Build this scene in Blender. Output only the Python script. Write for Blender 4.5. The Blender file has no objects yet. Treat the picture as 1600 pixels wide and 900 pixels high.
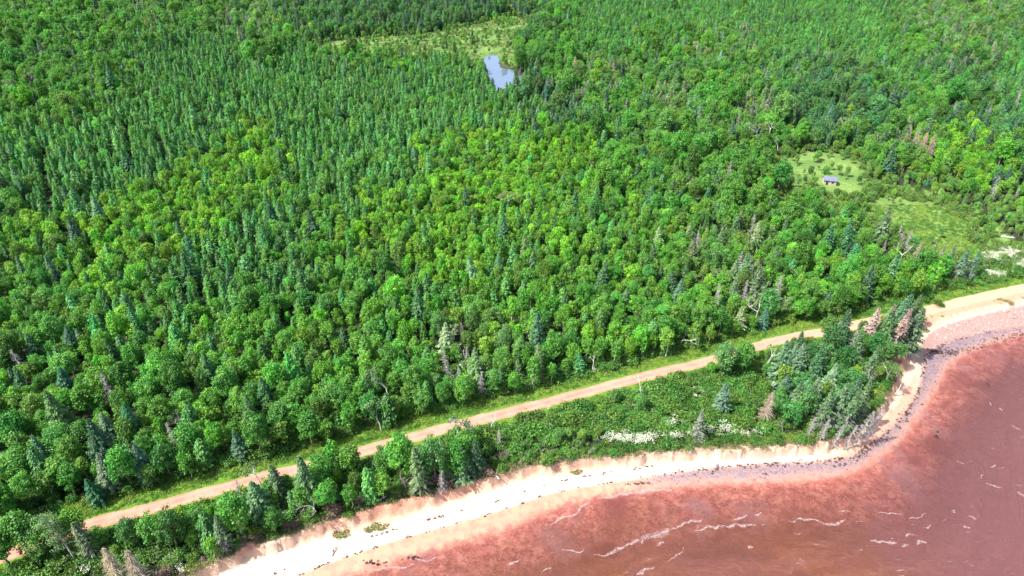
import bpy, math, random
import numpy as np
from mathutils import Vector
scene = bpy.context.scene
COL = scene.collection
R = math.radians
rng = np.random.default_rng(7)
random.seed(7)

# ---------------------------------------------------------------- camera
CAMZ, PITCH, F = 124.5, 32.0, 1066.0
cam = bpy.data.cameras.new('camera')
cam.sensor_width = 36; cam.lens = 36 * F / 1600
cam.clip_start = 1; cam.clip_end = 8000
camo = bpy.data.objects.new('camera', cam); COL.objects.link(camo)
camo.location = (0, 0, CAMZ); camo.rotation_euler = (R(90 - PITCH), 0, 0)
scene.camera = camo

# ---------------------------------------------------------------- light
SUN_EL, SUN_AZ = 54.0, -112.0          # azimuth measured from +Y (view direction), negative = from the left
world = bpy.data.worlds.new('World'); scene.world = world
world.use_nodes = True
wn = world.node_tree.nodes; wl = world.node_tree.links
bg = wn['Background']; sky = wn.new('ShaderNodeTexSky')
sky.sky_type = 'NISHITA'; sky.sun_disc = False
sky.sun_elevation = R(SUN_EL); sky.sun_rotation = R(SUN_AZ)
sky.air_density = 1.0; sky.dust_density = 2.5
wl.new(sky.outputs[0], bg.inputs[0]); bg.inputs[1].default_value = 0.15
sun = bpy.data.lights.new('sun', 'SUN'); sun.energy = 4.9; sun.angle = R(0.6); sun.color = (1, 0.96, 0.89)
suno = bpy.data.objects.new('sun', sun); COL.objects.link(suno)
sd = Vector((math.sin(R(SUN_AZ)) * math.cos(R(SUN_EL)), math.cos(R(SUN_AZ)) * math.cos(R(SUN_EL)), math.sin(R(SUN_EL))))
suno.rotation_euler = sd.to_track_quat('Z', 'Y').to_euler()
scene.view_settings.view_transform = 'Standard'; scene.view_settings.look = 'None'
scene.view_settings.gamma = 1; scene.view_settings.exposure = 1.12
scene.cycles.max_bounces = 6; scene.cycles.diffuse_bounces = 3; scene.cycles.glossy_bounces = 2
scene.cycles.transmission_bounces = 4; scene.cycles.transparent_max_bounces = 6
scene.cycles.caustics_reflective = False; scene.cycles.caustics_refractive = False

# ---------------------------------------------------------------- layout helpers
cp, sp = math.cos(R(PITCH)), math.sin(R(PITCH))
def unproj(px, py, z):
    px = np.asarray(px, float); py = np.asarray(py, float)
    dx = px - 800; dy = F * cp + (450 - py) * sp; dz = -F * sp + (450 - py) * cp
    t = (z - CAMZ) / dz
    return np.stack([dx * t, dy * t], -1)
def project(x, y, z):
    zc = y * cp - (z - CAMZ) * sp
    return 800 + F * x / zc, 450 - F * (y * sp + (z - CAMZ) * cp) / zc
def sstep(a, b, x):
    t = np.clip((x - a) / (b - a), 0, 1); return t * t * (3 - 2 * t)
_perm = np.random.default_rng(3).random((64, 64))
def vnoise(x, y):
    xi = np.floor(x).astype(int); yi = np.floor(y).astype(int)
    fx = x - xi; fy = y - yi; fx = fx * fx * (3 - 2 * fx); fy = fy * fy * (3 - 2 * fy)
    a = _perm[xi % 64, yi % 64]; b = _perm[(xi + 1) % 64, yi % 64]; c = _perm[xi % 64, (yi + 1) % 64]; d = _perm[(xi + 1) % 64, (yi + 1) % 64]
    return ((a * (1 - fx) + b * fx) * (1 - fy) + (c * (1 - fx) + d * fx) * fy) * 2 - 1
def fbm(x, y, o=4):
    s = 0; a = 1; n = 0
    for k in range(o):
        s = s + a * vnoise(x * 2 ** k + 17.3 * k, y * 2 ** k - 9.1 * k); n += a; a *= .5
    return s / n
def land(x, y):
    return 4.5 - 2.0 * sstep(108, 140, x) * (1 - sstep(210, 330, y)) + 0.5 * fbm(x / 40, y / 40, 2)
def unland(px, py, dz=0):
    z = np.full(np.shape(px), 4.5)
    for _ in range(4):
        w = unproj(px, py, z); z = land(w[..., 0], w[..., 1]) + dz
    return w
def segdist(P, poly, closed=False):
    A = poly if closed else poly[:-1]; B = np.roll(poly, -1, 0) if closed else poly[1:]
    best = np.full(len(P), 1e9)
    for a, b in zip(A, B):
        ab = b - a; t = np.clip(((P - a) @ ab) / max(ab @ ab, 1e-9), 0, 1)
        d = np.hypot(*(P - a - t[:, None] * ab).T); best = np.minimum(best, d)
    return best
def inside(P, poly):
    r = np.zeros(len(P), bool); n = len(poly)
    for i in range(n):
        x1, y1 = poly[i]; x2, y2 = poly[(i + 1) % n]
        if y1 == y2: continue
        c = ((y1 > P[:, 1]) != (y2 > P[:, 1])) & (P[:, 0] < (x2 - x1) * (P[:, 1] - y1) / (y2 - y1) + x1)
        r ^= c
    return r
def chaikin(P, n=2):
    for _ in range(n):
        Q = np.empty((2 * len(P) - 2, 2)); Q[0::2] = .75 * P[:-1] + .25 * P[1:]; Q[1::2] = .25 * P[:-1] + .75 * P[1:]
        P = np.vstack([P[:1], Q, P[-1:]])
    return P
LD = np.array([-1, -.62]); LD /= np.linalg.norm(LD); RD = np.array([1, .42]); RD /= np.linalg.norm(RD)
def shoreline(pix, z):
    P = chaikin(unproj(*np.array(pix, float).T, z), 1)
    return np.vstack([P[0] + LD * 400, P, P[-1] + RD * 500])
TOP = shoreline([(270,915),(340,880),(385,848),(430,845),(470,826),(520,812),(560,806),(600,786),(650,775),(700,758),(760,746),(800,733),(860,722),(940,712),(1020,709),(1100,700),(1180,697),(1240,692),(1300,690),(1340,680),(1360,660),(1382,625),(1392,595),(1403,560),(1418,530),(1428,505),(1445,495),(1500,479),(1600,460)], 4.3)
BASE = shoreline([(300,915),(345,897),(404,873),(446,860),(511,842),(545,834),(600,824),(650,808),(700,794),(750,775),(800,757),(870,747),(933,738),(1033,725),(1120,719),(1200,716),(1300,711),(1340,699),(1367,673),(1387,645),(1410,618),(1424,590),(1430,560),(1440,530),(1470,508),(1520,494),(1600,476)], 1.6)
DRY = shoreline([(430,915),(467,897),(533,873),(633,840),(733,813),(800,792),(867,768),(980,750),(1100,733),(1200,726),(1300,722),(1347,708),(1400,660),(1428,625),(1440,592),(1445,560),(1455,545),(1500,526),(1560,513),(1600,506)], 0.8)
WET = shoreline([(500,915),(560,895),(633,870),(700,852),(800,824),(870,790),(930,777),(980,768),(1100,756),(1200,754),(1290,747),(1340,737),(1400,695),(1440,642),(1465,600),(1480,567),(1530,541),(1600,521)], 0.0)
BRK = shoreline([(640,930),(720,900),(800,885),(870,868),(940,862),(1000,840),(1060,823),(1170,815),(1300,808),(1400,798),(1430,760),(1450,700),(1480,650),(1520,600),(1560,570),(1640,545)], 0.0)
SEA = np.array([[700, -400], [-600, -400]])
def sdist(P, line):
    d = segdist(P, line); poly = np.vstack([line, np.array([[1500, -900], [-1500, -900]])])
    return np.where(inside(P, poly), d, -d)
ROADPX = [(-160,925),(-60,892),(0,872),(60,850),(150,816),(250,791),(350,763),(400,748),(460,735),(500,722),(570,705),(650,682),(700,668),(800,643),(850,630),(950,603),(1050,578),(1110,564),(1180,541),(1240,526),(1280,520),(1340,508),(1400,495),(1440,487),(1500,472),(1600,450),(1750,420)]
ROAD = chaikin(unland(*np.array(ROADPX, float).T), 2)
ROAD = np.vstack([ROAD[0] + (ROAD[0] - ROAD[1]) / np.linalg.norm(ROAD[0] - ROAD[1]) * 150, ROAD, ROAD[-1] + (ROAD[-1] - ROAD[-2]) / np.linalg.norm(ROAD[-1] - ROAD[-2]) * 300])
def poly(pix, dz=0): return unland(*np.array(pix, float).T, dz)
POND = chaikin(poly([(729,94),(738,90),(748,92),(751,85),(762,87),(771,83),(781,86),(784,93),(777,98),(783,102),(788,108),(796,107),(804,112),(803,119),(818,117),(824,121),(830,130),(818,137),(804,146),(786,145),(772,148),(762,134),(768,124),(760,116),(764,109),(757,103),(752,98),(741,99),(733,100),(729,94)]), 1)[:-1]
BOG = poly([(470,84),(500,67),(560,58),(640,55),(700,47),(750,35),(800,24),(838,34),(830,54),(804,74),(812,96),(800,112),(770,90),(735,92),(700,92),(640,96),(590,100),(530,96)])
SCRUB = poly([(1285,285),(1350,280),(1440,292),(1530,322),(1590,372),(1600,410),(1480,400),(1400,392),(1340,350),(1290,318)])
BOG2 = poly([(780,8),(840,3),(842,18),(785,22)])
SHEDC = poly([(1188,250),(1225,244),(1262,234),(1345,243),(1356,270),(1350,300),(1300,312),(1262,304),(1235,306),(1205,285)])
MEADOW = poly([(1340,322),(1380,305),(1440,312),(1500,338),(1530,385),(1600,400),(1680,390),(1700,440),(1500,476),(1440,488),(1430,480),(1455,455),(1480,440),(1440,405),(1395,365)])
GLADES = [BOG, BOG2, SHEDC, MEADOW]
def glade_sd(P):
    best = np.full(len(P), -1e9)
    for g in GLADES:
        d = segdist(P, g, True); best = np.maximum(best, np.where(inside(P, g), d, -d))
    return best
def scrub_sd(P):
    d = segdist(P, SCRUB, True); return np.where(inside(P, SCRUB), d, -d)
def pond_sd(P):
    d = segdist(P, POND, True); return np.where(inside(P, POND), d, -d)
def height(P):
    x, y = P[:, 0], P[:, 1]
    L = land(x, y)
    gul = fbm(x / 2.2, y / 2.2, 4) * 1.5 + fbm(x / 8, y / 8, 2) * 0.9
    dt0 = sdist(P, TOP); db = sdist(P, BASE); dw = sdist(P, WET); dd = sdist(P, DRY); dbr = sdist(P, BRK)
    dt = dt0 - .5 + gul * (1 - sstep(110, 125, x) * .8)
    dr = segdist(P, ROAD)
    L = L + .08 * fbm(x * .9, y * .9, 2) - .35 * np.exp(-((dr - 3.6) / .9) ** 2)
    zb = 1.6
    u = np.clip(dt / np.maximum(dt - db, .1), 0, 1)
    face = L + (zb - L) * (sstep(0, .55, u) * .85 + u * .15) + .42 * fbm(x * .9, y * .9, 4) * np.sin(np.pi * u)
    v = np.clip(db / np.maximum(db - dw, .1), 0, 1)
    beach = zb * (1 - v) + 0.03 * v + .05 * fbm(x / 1.5, y / 1.5, 2)
    sea = .03 - .022 * np.clip(dw, 0, 25) - .05 * np.clip(dbr, 0, 60) + .07 * fbm(x / 3, y / 3, 4) * sstep(0, 4, dw)
    sea = np.maximum(sea, -3.5)
    h = np.where(dt < 0, L, face); h = np.where((db > 0), beach, h); h = np.where(dw > 0, sea, h)
    h = h - .9 * sstep(-2, 3, pond_sd(P))
    rs_ = sstep(100, 108, x) * (~inside(P, np.vstack([ROAD, [[1500, 3000], [-1500, 3000]]])))
    dt = np.maximum(dt, np.where(rs_ > 0, rs_ * 4 - 3, -99)); dt0 = np.maximum(dt0, np.where(rs_ > 0, rs_ * 4 - 3, -99))
    return h, dt, db, dd, dw, dbr, dr, dt0
def hz(P): return height(np.atleast_2d(P))[0]

# ---------------------------------------------------------------- mesh helpers
def mesh(name, V, Fc, mats, attrs=None, midx=None, smooth=False):
    V = np.asarray(V, np.float32); Fc = np.asarray(Fc, np.int32)
    me = bpy.data.meshes.new(name); n = Fc.shape[1]
    me.vertices.add(len(V)); me.vertices.foreach_set('co', V.ravel())
    me.loops.add(Fc.size); me.loops.foreach_set('vertex_index', Fc.ravel())
    me.polygons.add(len(Fc)); me.polygons.foreach_set('loop_start', np.arange(0, Fc.size, n, dtype=np.int32))
    me.polygons.foreach_set('loop_total', np.full(len(Fc), n, np.int32))
    if midx is not None: me.polygons.foreach_set('material_index', np.asarray(midx, np.int32))
    me.polygons.foreach_set('use_smooth', np.full(len(Fc), smooth))
    for m in mats: me.materials.append(m)
    for k, a in (attrs or {}).items():
        a = np.asarray(a, np.float32)
        if a.ndim == 1: me.attributes.new(k, 'FLOAT', 'POINT').data.foreach_set('value', a)
        else: me.attributes.new(k, 'FLOAT_VECTOR', 'POINT').data.foreach_set('vector', a.ravel())
    me.update(calc_edges=True); me.validate()
    return me
def link(name, me, parent=None, **props):
    o = bpy.data.objects.new(name, me); COL.objects.link(o)
    if parent: o.parent = parent
    for k, v in props.items(): o[k] = v
    return o
class MB:
    """collects quads (triangles are stored as quads with a repeated corner avoided: tubes use quads only)"""
    def __init__(s): s.V = []; s.F = []; s.A = []; s.M = []; s.n = 0
    def add(s, V, Fc, v=0.5, m=0):
        V = np.asarray(V, float); Fc = np.asarray(Fc, int)
        s.V.append(V); s.F.append(Fc + s.n); s.A.append(np.full(len(V), v) if np.isscalar(v) else v); s.M.append(np.full(len(Fc), m)); s.n += len(V)
    def tube(s, pts, rad, sides=5, v=0.5, m=0):
        pts = np.asarray(pts, float); k = len(pts); rad = np.broadcast_to(rad, k)
        a = np.arange(sides) * 2 * math.pi / sides
        T = np.gradient(pts, axis=0); T /= np.linalg.norm(T, axis=1)[:, None] + 1e-9
        ref = np.where(np.abs(T[:, 2:3]) > .9, np.array([[1., 0, 0]]), np.array([[0, 0, 1.]]))
        U = np.cross(T, ref); U /= np.linalg.norm(U, axis=1)[:, None] + 1e-9; W = np.cross(T, U)
        V = pts[:, None] + rad[:, None, None] * (np.cos(a)[None, :, None] * U[:, None] + np.sin(a)[None, :, None] * W[:, None])
        Fc = [(i * sides + j, i * sides + (j + 1) % sides, (i + 1) * sides + (j + 1) % sides, (i + 1) * sides + j) for i in range(k - 1) for j in range(sides)]
        s.add(V.reshape(-1, 3), Fc, v, m)
    def leaves(s, C, N, size, asp=.7, v=None, m=0, rs=None, T=None):
        rs = rs or rng; C = np.asarray(C); n = len(C)
        N = N / (np.linalg.norm(N, axis=1)[:, None] + 1e-9)
        if T is None: T = rs.normal(size=(n, 3))
        T = T - N * np.sum(T * N, 1)[:, None]; T /= np.linalg.norm(T, axis=1)[:, None] + 1e-9
        B = np.cross(N, T); sz = np.broadcast_to(size, n)[:, None]
        bend = N * sz * .25
        V = np.stack([C - T * sz - bend, C - B * sz * asp, C + T * sz - bend, C + B * sz * asp], 1).reshape(-1, 3)
        Fc = np.arange(4 * n).reshape(n, 4)
        if v is None: v = rs.random(n)
        s.add(V, Fc, np.repeat(v, 4), m)
    def box(s, c, d, v=.5, m=0, rz=0):
        c = np.array(c); d = np.array(d) / 2
        q = np.array([[x, y, z] for z in (-1, 1) for x, y in ((-1, -1), (1, -1), (1, 1), (-1, 1))]) * d
        cz, sz = math.cos(rz), math.sin(rz); q = q @ np.array([[cz, sz, 0], [-sz, cz, 0], [0, 0, 1]])
        s.add(q + c, [(3,2,1,0),(4,5,6,7),(0,1,5,4),(1,2,6,5),(2,3,7,6),(3,0,4,7)], v, m)
    def mesh(s, name, mats, smooth=False):
        return mesh(name, np.vstack(s.V), np.vstack(s.F), mats, {'v': np.concatenate(s.A)}, np.concatenate(s.M), smooth)

# ---------------------------------------------------------------- materials
class NT:
    def __init__(s, name):
        s.m = bpy.data.materials.new(name); s.m.use_nodes = True; s.t = s.m.node_tree; s.t.nodes.clear()
        s.out = s.n('ShaderNodeOutputMaterial')
    def n(s, t, **k):
        nd = s.t.nodes.new(t)
        for a, b in k.items(): setattr(nd, a, b)
        return nd
    def l(s, a, b): s.t.links.new(a, b)
    def put(s, sock, v):
        if hasattr(v, 'is_linked'): s.l(v, sock)
        elif isinstance(v, tuple) and sock.type == 'RGBA' and len(v) == 3: sock.default_value = (*v, 1)
        else: sock.default_value = v
    def math(s, op, a, b=0., clamp=False):
        nd = s.n('ShaderNodeMath', operation=op, use_clamp=clamp); s.put(nd.inputs[0], a); s.put(nd.inputs[1], b); return nd.outputs[0]
    def ss(s, a, b, x):
        nd = s.n('ShaderNodeMapRange', interpolation_type='SMOOTHSTEP'); s.put(nd.inputs[0], x); nd.inputs[1].default_value = a; nd.inputs[2].default_value = b; return nd.outputs[0]
    def mix(s, f, a, b, blend='MIX'):
        nd = s.n('ShaderNodeMix', data_type='RGBA', blend_type=blend); s.put(nd.inputs[0], f); s.put(nd.inputs[6], a); s.put(nd.inputs[7], b); return nd.outputs[2]
    def attr(s, name, typ='GEOMETRY'): return s.n('ShaderNodeAttribute', attribute_type=typ, attribute_name=name)
    def noise(s, scale, detail=4, rough=.6, vec=None, dim='3D'):
        nd = s.n('ShaderNodeTexNoise'); nd.inputs['Scale'].default_value = scale; nd.inputs['Detail'].default_value = detail; nd.inputs['Roughness'].default_value = rough
        if vec is not None: s.l(vec, nd.inputs['Vector'])
        return nd.outputs[0]
    def pos(s): return s.n('ShaderNodeNewGeometry').outputs['Position']
    def scaled(s, vec, sc):
        nd = s.n('ShaderNodeVectorMath', operation='MULTIPLY'); s.l(vec, nd.inputs[0]); nd.inputs[1].default_value = sc; return nd.outputs[0]
    def principled(s, col, rough=.9, spec=.2, bump=None, bstr=.5, bdist=.1):
        p = s.n('ShaderNodeBsdfPrincipled'); s.put(p.inputs['Base Color'], col); s.put(p.inputs['Roughness'], rough); s.put(p.inputs['Specular IOR Level'], spec)
        if bump is not None:
            b = s.n('ShaderNodeBump'); b.inputs['Strength'].default_value = bstr; b.inputs['Distance'].default_value = bdist; s.l(bump, b.inputs['Height']); s.l(b.outputs[0], p.inputs['Normal'])
        s.l(p.outputs[0], s.out.inputs[0]); return p
def leaf_material(name, transl=.3):
    t = NT(name); c = t.attr('tint', 'INSTANCER').outputs['Color']; v = t.attr('v').outputs['Fac']
    f = t.math('MULTIPLY_ADD', v, .7); f.node.inputs[2].default_value = .68
    col = t.mix(1., c, (1, 1, 1), 'MULTIPLY')
    sc = t.n('ShaderNodeVectorMath', operation='SCALE'); t.l(col, sc.inputs[0]); t.l(f, sc.inputs['Scale'])
    hs = t.n('ShaderNodeHueSaturation'); t.l(sc.outputs[0], hs.inputs['Color'])
    hv = t.math('MULTIPLY_ADD', v, -.045); hv.node.inputs[2].default_value = .522; t.l(hv, hs.inputs['Hue'])
    d = t.n('ShaderNodeBsdfDiffuse'); t.l(hs.outputs[0], d.inputs[0])
    tr = t.n('ShaderNodeBsdfTranslucent'); t.l(hs.outputs[0], tr.inputs[0])
    g = t.n('ShaderNodeBsdfGlossy'); g.inputs['Roughness'].default_value = .45; g.inputs[0].default_value = (1, 1, 1, 1)
    m1 = t.n('ShaderNodeMixShader'); m1.inputs[0].default_value = transl; t.l(d.outputs[0], m1.inputs[1]); t.l(tr.outputs[0], m1.inputs[2])
    m2 = t.n('ShaderNodeMixShader'); m2.inputs[0].default_value = .025; t.l(m1.outputs[0], m2.inputs[1]); t.l(g.outputs[0], m2.inputs[2])
    t.l(m2.outputs[0], t.out.inputs[0]); return t.m
def bark_material(name, c1, c2, scale=6):
    t = NT(name); n = t.noise(scale, 4, .7, t.scaled(t.n('ShaderNodeTexCoord').outputs['Object'], (1, 1, .5)))
    t.principled(t.mix(t.ss(.35, .65, n), c1, c2), .9, .1, n, .6, .05); return t.m
M_LEAF = leaf_material('broad_leaves', .42); M_NEEDLE = leaf_material('conifer_needles', .32); M_GRASS = leaf_material('grass_blades', .3)
M_BARK = bark_material('grey_bark', (.13, .105, .085), (.26, .23, .2))
M_WHITE = bark_material('white_bark', (.62, .6, .56), (.42, .4, .36))
M_DEAD = bark_material('weathered_wood', (.36, .34, .33), (.22, .195, .185))

# ground family
t = NT('terrain')
P_ = t.pos(); A = lambda n: t.attr(n).outputs['Fac']
dt, db, dd, dw, dbr, dr, gl = A('dt'), A('db'), A('dd'), A('dw'), A('dbr'), A('dr'), A('gl')
n1 = t.noise(.55, 6, .65, P_); n2 = t.noise(2.6, 5, .65, P_); n3 = t.noise(.07, 5, .6, P_); n4 = t.noise(9, 3, .6, P_)
def off(x, n, amp): 
    a = t.math('SUBTRACT', n, .5); b = t.math('MULTIPLY', a, amp); return t.math('ADD', x, b)
soil = t.mix(t.ss(.4, .6, n2), (.010, .018, .005), (.028, .04, .012))
grassc = t.mix(t.ss(.35, .65, n1), (.075, .16, .024), (.15, .23, .05))
grassc = t.mix(t.ss(.42, .6, n3), (.065, .14, .02), grassc)
grassc = t.mix(t.ss(.45, .75, n2), grassc, (.21, .27, .11))
verge = t.mix(t.ss(.35, .65, n2), (.06, .14, .012), (.11, .2, .02))
c = t.mix(t.ss(-1, 2, off(gl, n1, 5)), soil, grassc)
c = t.mix(t.ss(-5, -1, off(A('pd'), n1, 5)), c, (.045, .055, .025))
c = t.mix(t.math('MULTIPLY', t.ss(11, 7, off(dr, n1, 5)), t.ss(1.5, -3, dt)), c, verge)
redsand = t.mix(t.ss(.35, .65, n2), (.38, .17, .11), (.50, .27, .18))
redsand = t.mix(t.ss(.55, .72, n1), redsand, (.40, .17, .11))
c = t.mix(t.ss(-.3, .5, off(dt, n2, 1.2)), c, redsand)
c = t.mix(t.ss(-3.0, .6, off(db, n1, 5.0)), c, t.mix(t.ss(60, 90, t.n('ShaderNodeSeparateXYZ').outputs[0]), (.60, .42, .30), (.60, .42, .30)))
drys = t.mix(t.ss(.4, .7, n2), (.56, .44, .35), (.46, .33, .26))
drys = t.mix(t.ss(.6, .66, t.noise(5, 3, .8, P_)), drys, (.5, .36, .3))
sxx = t.n('ShaderNodeSeparateXYZ'); t.l(P_, sxx.inputs[0])
redz = t.math('MULTIPLY', t.ss(62, 84, off(sxx.outputs[0], n1, 14)), t.ss(122, 108, off(sxx.outputs[0], n1, 10)))
drys = t.mix(t.math('MULTIPLY', redz, .85), drys, t.mix(t.ss(.4, .65, n2), (.50, .235, .155), (.42, .19, .12)))
drys = t.mix(t.ss(112, 124, sxx.outputs[0]), drys, (.27, .165, .14))
c = t.mix(t.ss(-.6, .8, off(db, n1, 2.5)), c, drys)
wets = t.mix(t.ss(.4, .62, n1), (.44, .24, .155), (.36, .19, .13))
wets = t.mix(t.ss(.56, .68, n4), wets, (.28, .13, .10))
c = t.mix(t.ss(-.3, .3, off(dd, n2, 1.4)), c, wets)
# reef : brick red sandstone flats with darker cracks and pale patches
vor = t.n('ShaderNodeTexVoronoi', feature='DISTANCE_TO_EDGE'); vor.inputs['Scale'].default_value = .35
wv = t.n('ShaderNodeVectorMath', operation='ADD'); t.l(P_, wv.inputs[0])
nzc = t.n('ShaderNodeTexNoise'); nzc.inputs['Scale'].default_value = .5; nzc.inputs['Detail'].default_value = 5; t.l(P_, nzc.inputs['Vector'])
sc_ = t.n('ShaderNodeVectorMath', operation='SCALE'); sc_.inputs['Scale'].default_value = 5; t.l(nzc.outputs['Color'], sc_.inputs[0]); t.l(sc_.outputs[0], wv.inputs[1]); t.l(wv.outputs[0], vor.inputs['Vector'])
reef = t.mix(t.ss(.44, .56, n1), (.19, .050, .034), (.31, .092, .068))
reef = t.mix(t.ss(.52, .7, n2), reef, (.44, .2, .165))
reef = t.mix(t.math('MULTIPLY', t.ss(.5, .58, t.noise(.3, 8, .8, P_)), .75), reef, (.42, .17, .125))
reef = t.mix(t.math('MULTIPLY', t.ss(.5, .62, t.noise(.06, 6, .7, P_)), .65), reef, (.24, .12, .125))
reef = t.mix(t.ss(.5, .34, n3), reef, (.17, .047, .04))
reef = t.mix(t.math('MULTIPLY', t.ss(.1, 0, vor.outputs[0]), .6), reef, (.24, .07, .06))
reef = t.mix(1., reef, (.82, .86, .86), 'MULTIPLY')
c = t.mix(t.ss(-1.5, 1.5, off(dw, n1, 5)), c, reef)
# mauve shingle belt between wrack line and reef, along the point
sx = t.n('ShaderNodeSeparateXYZ'); t.l(P_, sx.inputs[0])
cobm = t.math('MULTIPLY', t.math('MULTIPLY', t.ss(-.5, 1, off(dd, n2, 2)), t.ss(1.0, -3, off(dw, n1, 7))), t.ss(20, 40, off(sx.outputs[0], n1, 20)))
cob = t.mix(t.ss(.42, .6, t.noise(3.2, 4, .75, P_)), (.15, .10, .105), (.25, .19, .205))
cob = t.mix(t.ss(.55, .68, n4), cob, (.18, .09, .1))
c = t.mix(cobm, c, cob)
bh = t.math('ADD', n2, t.math('MULTIPLY', n4, .4))
rgh = t.math('SUBTRACT', .95, t.math('MULTIPLY', t.ss(-1, 3, dd), .45))
t.principled(c, rgh, .3, bh, .5, .12)
M_TERRAIN = t.m

# ---------------------------------------------------------------- ground
def axis(a, b, st, far0, far1):
    mid = list(np.arange(a, b, st)); lo = []; x = a; s = st
    while x > far0: s = min(s * 1.13, 60); x -= s; lo.append(x)
    hi = []; x = mid[-1]; s = st
    while x < far1: s = min(s * 1.13, 60); x += s; hi.append(x)
    return np.array(lo[::-1] + mid + hi)
gx = axis(-105, 185, .5, -1600, 1600); gy = axis(78, 215, .5, -150, 2600)
X, Y = np.meshgrid(gx, gy); GP = np.stack([X.ravel(), Y.ravel()], 1)
H, dt_, db_, dd_, dw_, dbr_, dr_, dt0_ = height(GP)
gl_ = np.maximum(glade_sd(GP), scrub_sd(GP) - 1.5); pd_ = pond_sd(GP)
nx, ny = len(gx), len(gy); I = np.arange(nx * ny).reshape(ny, nx)
Q = np.stack([I[:-1, :-1], I[:-1, 1:], I[1:, 1:], I[1:, :-1]], -1).reshape(-1, 4)
cdt, cdb, cdw = [a[Q].mean(1) for a in (dt_, db_, dw_)]
cls = np.where(cdw > 0, 3, np.where(cdb > 0, 2, np.where(cdt > 0, 1, 0)))
V3 = np.column_stack([GP, H])
for k, nm in enumerate(('ground', 'sea_bluff', 'beach', 'seabed')):
    q = Q[cls == k]; used, inv = np.unique(q, return_inverse=True)
    me = mesh(nm, V3[used], inv.reshape(-1, 4), [M_TERRAIN], {'dt': dt_[used], 'db': db_[used], 'dd': dd_[used], 'dw': dw_[used], 'dbr': dbr_[used], 'dr': dr_[used], 'gl': gl_[used], 'pd': pd_[used]}, smooth=True)
    link(nm, me, kind='structure')

# ---------------------------------------------------------------- dirt road
def resample(P, step):
    d = np.r_[0, np.cumsum(np.hypot(*np.diff(P, axis=0).T))]; s = np.arange(0, d[-1], step)
    return np.stack([np.interp(s, d, P[:, 0]), np.interp(s, d, P[:, 1])], 1)
RC = resample(ROAD, 1.0); RC = RC[(RC[:, 0] > -230) & (RC[:, 0] < 420)]
RT = np.gradient(RC, axis=0); RT /= np.linalg.norm(RT, axis=1)[:, None]; RN = np.stack([-RT[:, 1], RT[:, 0]], 1)
k = 13; us = np.linspace(-1, 1, k); rows = []
for i, (c0, n0) in enumerate(zip(RC, RN)):
    hw = 2.05 + .5 * float(sstep(70, 130, c0[0]))
    e1 = hw + .25 * vnoise(np.array([i * .45]), np.array([3.]))[0]; e0 = hw + .25 * vnoise(np.array([i * .5]), np.array([33.]))[0]
    o = np.where(us < 0, us * e0, us * e1); p = c0 + o[:, None] * n0
    z = land(p[:, 0], p[:, 1]) + .10 - .06 * us ** 2 - .05 * np.exp(-((np.abs(us) - .42) / .13) ** 2)
    z[0] -= .3; z[-1] -= .3
    rows.append(np.column_stack([p, z]))
RV = np.vstack(rows); n = len(RC); I = np.arange(n * k).reshape(n, k)
Fq = np.stack([I[:-1, :-1], I[1:, :-1], I[1:, 1:], I[:-1, 1:]], -1).reshape(-1, 4)[:, ::-1]
t = NT('packed_red_dirt'); P_ = t.pos(); u = t.attr('across').outputs['Fac']
n1 = t.noise(.25, 5, .6, P_); n2 = t.noise(2.2, 5, .7, P_); n3 = t.noise(11, 3, .6, P_)
sx = t.n('ShaderNodeSeparateXYZ'); t.l(P_, sx.inputs[0])
c1 = t.mix(t.ss(.35, .65, n1), (.38, .165, .12), (.45, .225, .165))
c1 = t.mix(t.ss(40, 130, sx.outputs[0]), c1, (.44, .27, .18))
au = t.math('ABSOLUTE', u)
tr = t.math('MULTIPLY', t.ss(.2, .42, au), t.ss(.66, .45, au))
c1 = t.mix(t.math('MULTIPLY', tr, .5), c1, (.50, .27, .21))
c1 = t.mix(t.math('MULTIPLY', t.ss(.5, .7, n2), .35), c1, (.31, .125, .085))
off2 = t.math('ADD', au, t.math('MULTIPLY', t.math('SUBTRACT', n2, .5), .5))
c1 = t.mix(t.ss(.84, .98, off2), c1, (.26, .105, .055))
t.principled(c1, .95, .1, t.math('ADD', n2, t.math('MULTIPLY', n3, .5)), .4, .05)
link('dirt_road', mesh('dirt_road', RV, Fq, [t.m], {'across': np.tile(us, n)}, smooth=True), kind='structure')

# ---------------------------------------------------------------- water
t = NT('silty_sea_water'); P_ = t.pos(); dep = t.attr('depth').outputs['Fac']; dbr = t.attr('dbr').outputs['Fac']
n1 = t.noise(.035, 5, .6, P_); n2 = t.noise(.4, 5, .65, t.scaled(P_, (.5, 1, 1)))
w1 = t.noise(.55, 5, .62, t.scaled(P_, (.45, 1.15, 1))); w2 = t.noise(2.4, 4, .6, t.scaled(P_, (.6, 1, 1)))
c = t.mix(t.ss(.35, .65, n1), (.128, .046, .023), (.125, .048, .036))
c = t.mix(t.math('MULTIPLY', t.ss(.5, .75, n2), .5), c, (.18, .082, .05))
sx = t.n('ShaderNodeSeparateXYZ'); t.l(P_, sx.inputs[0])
b = t.n('ShaderNodeBump'); b.inputs['Strength'].default_value = .7; b.inputs['Distance'].default_value = .5
t.l(t.math('ADD', w1, t.math('MULTIPLY', w2, .35)), b.inputs['Height'])
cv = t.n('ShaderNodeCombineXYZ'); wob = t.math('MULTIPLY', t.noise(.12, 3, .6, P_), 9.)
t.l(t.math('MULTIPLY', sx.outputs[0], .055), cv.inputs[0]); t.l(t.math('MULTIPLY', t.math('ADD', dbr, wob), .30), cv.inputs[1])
swell = t.noise(1., 4, .6, cv.outputs[0])
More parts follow.
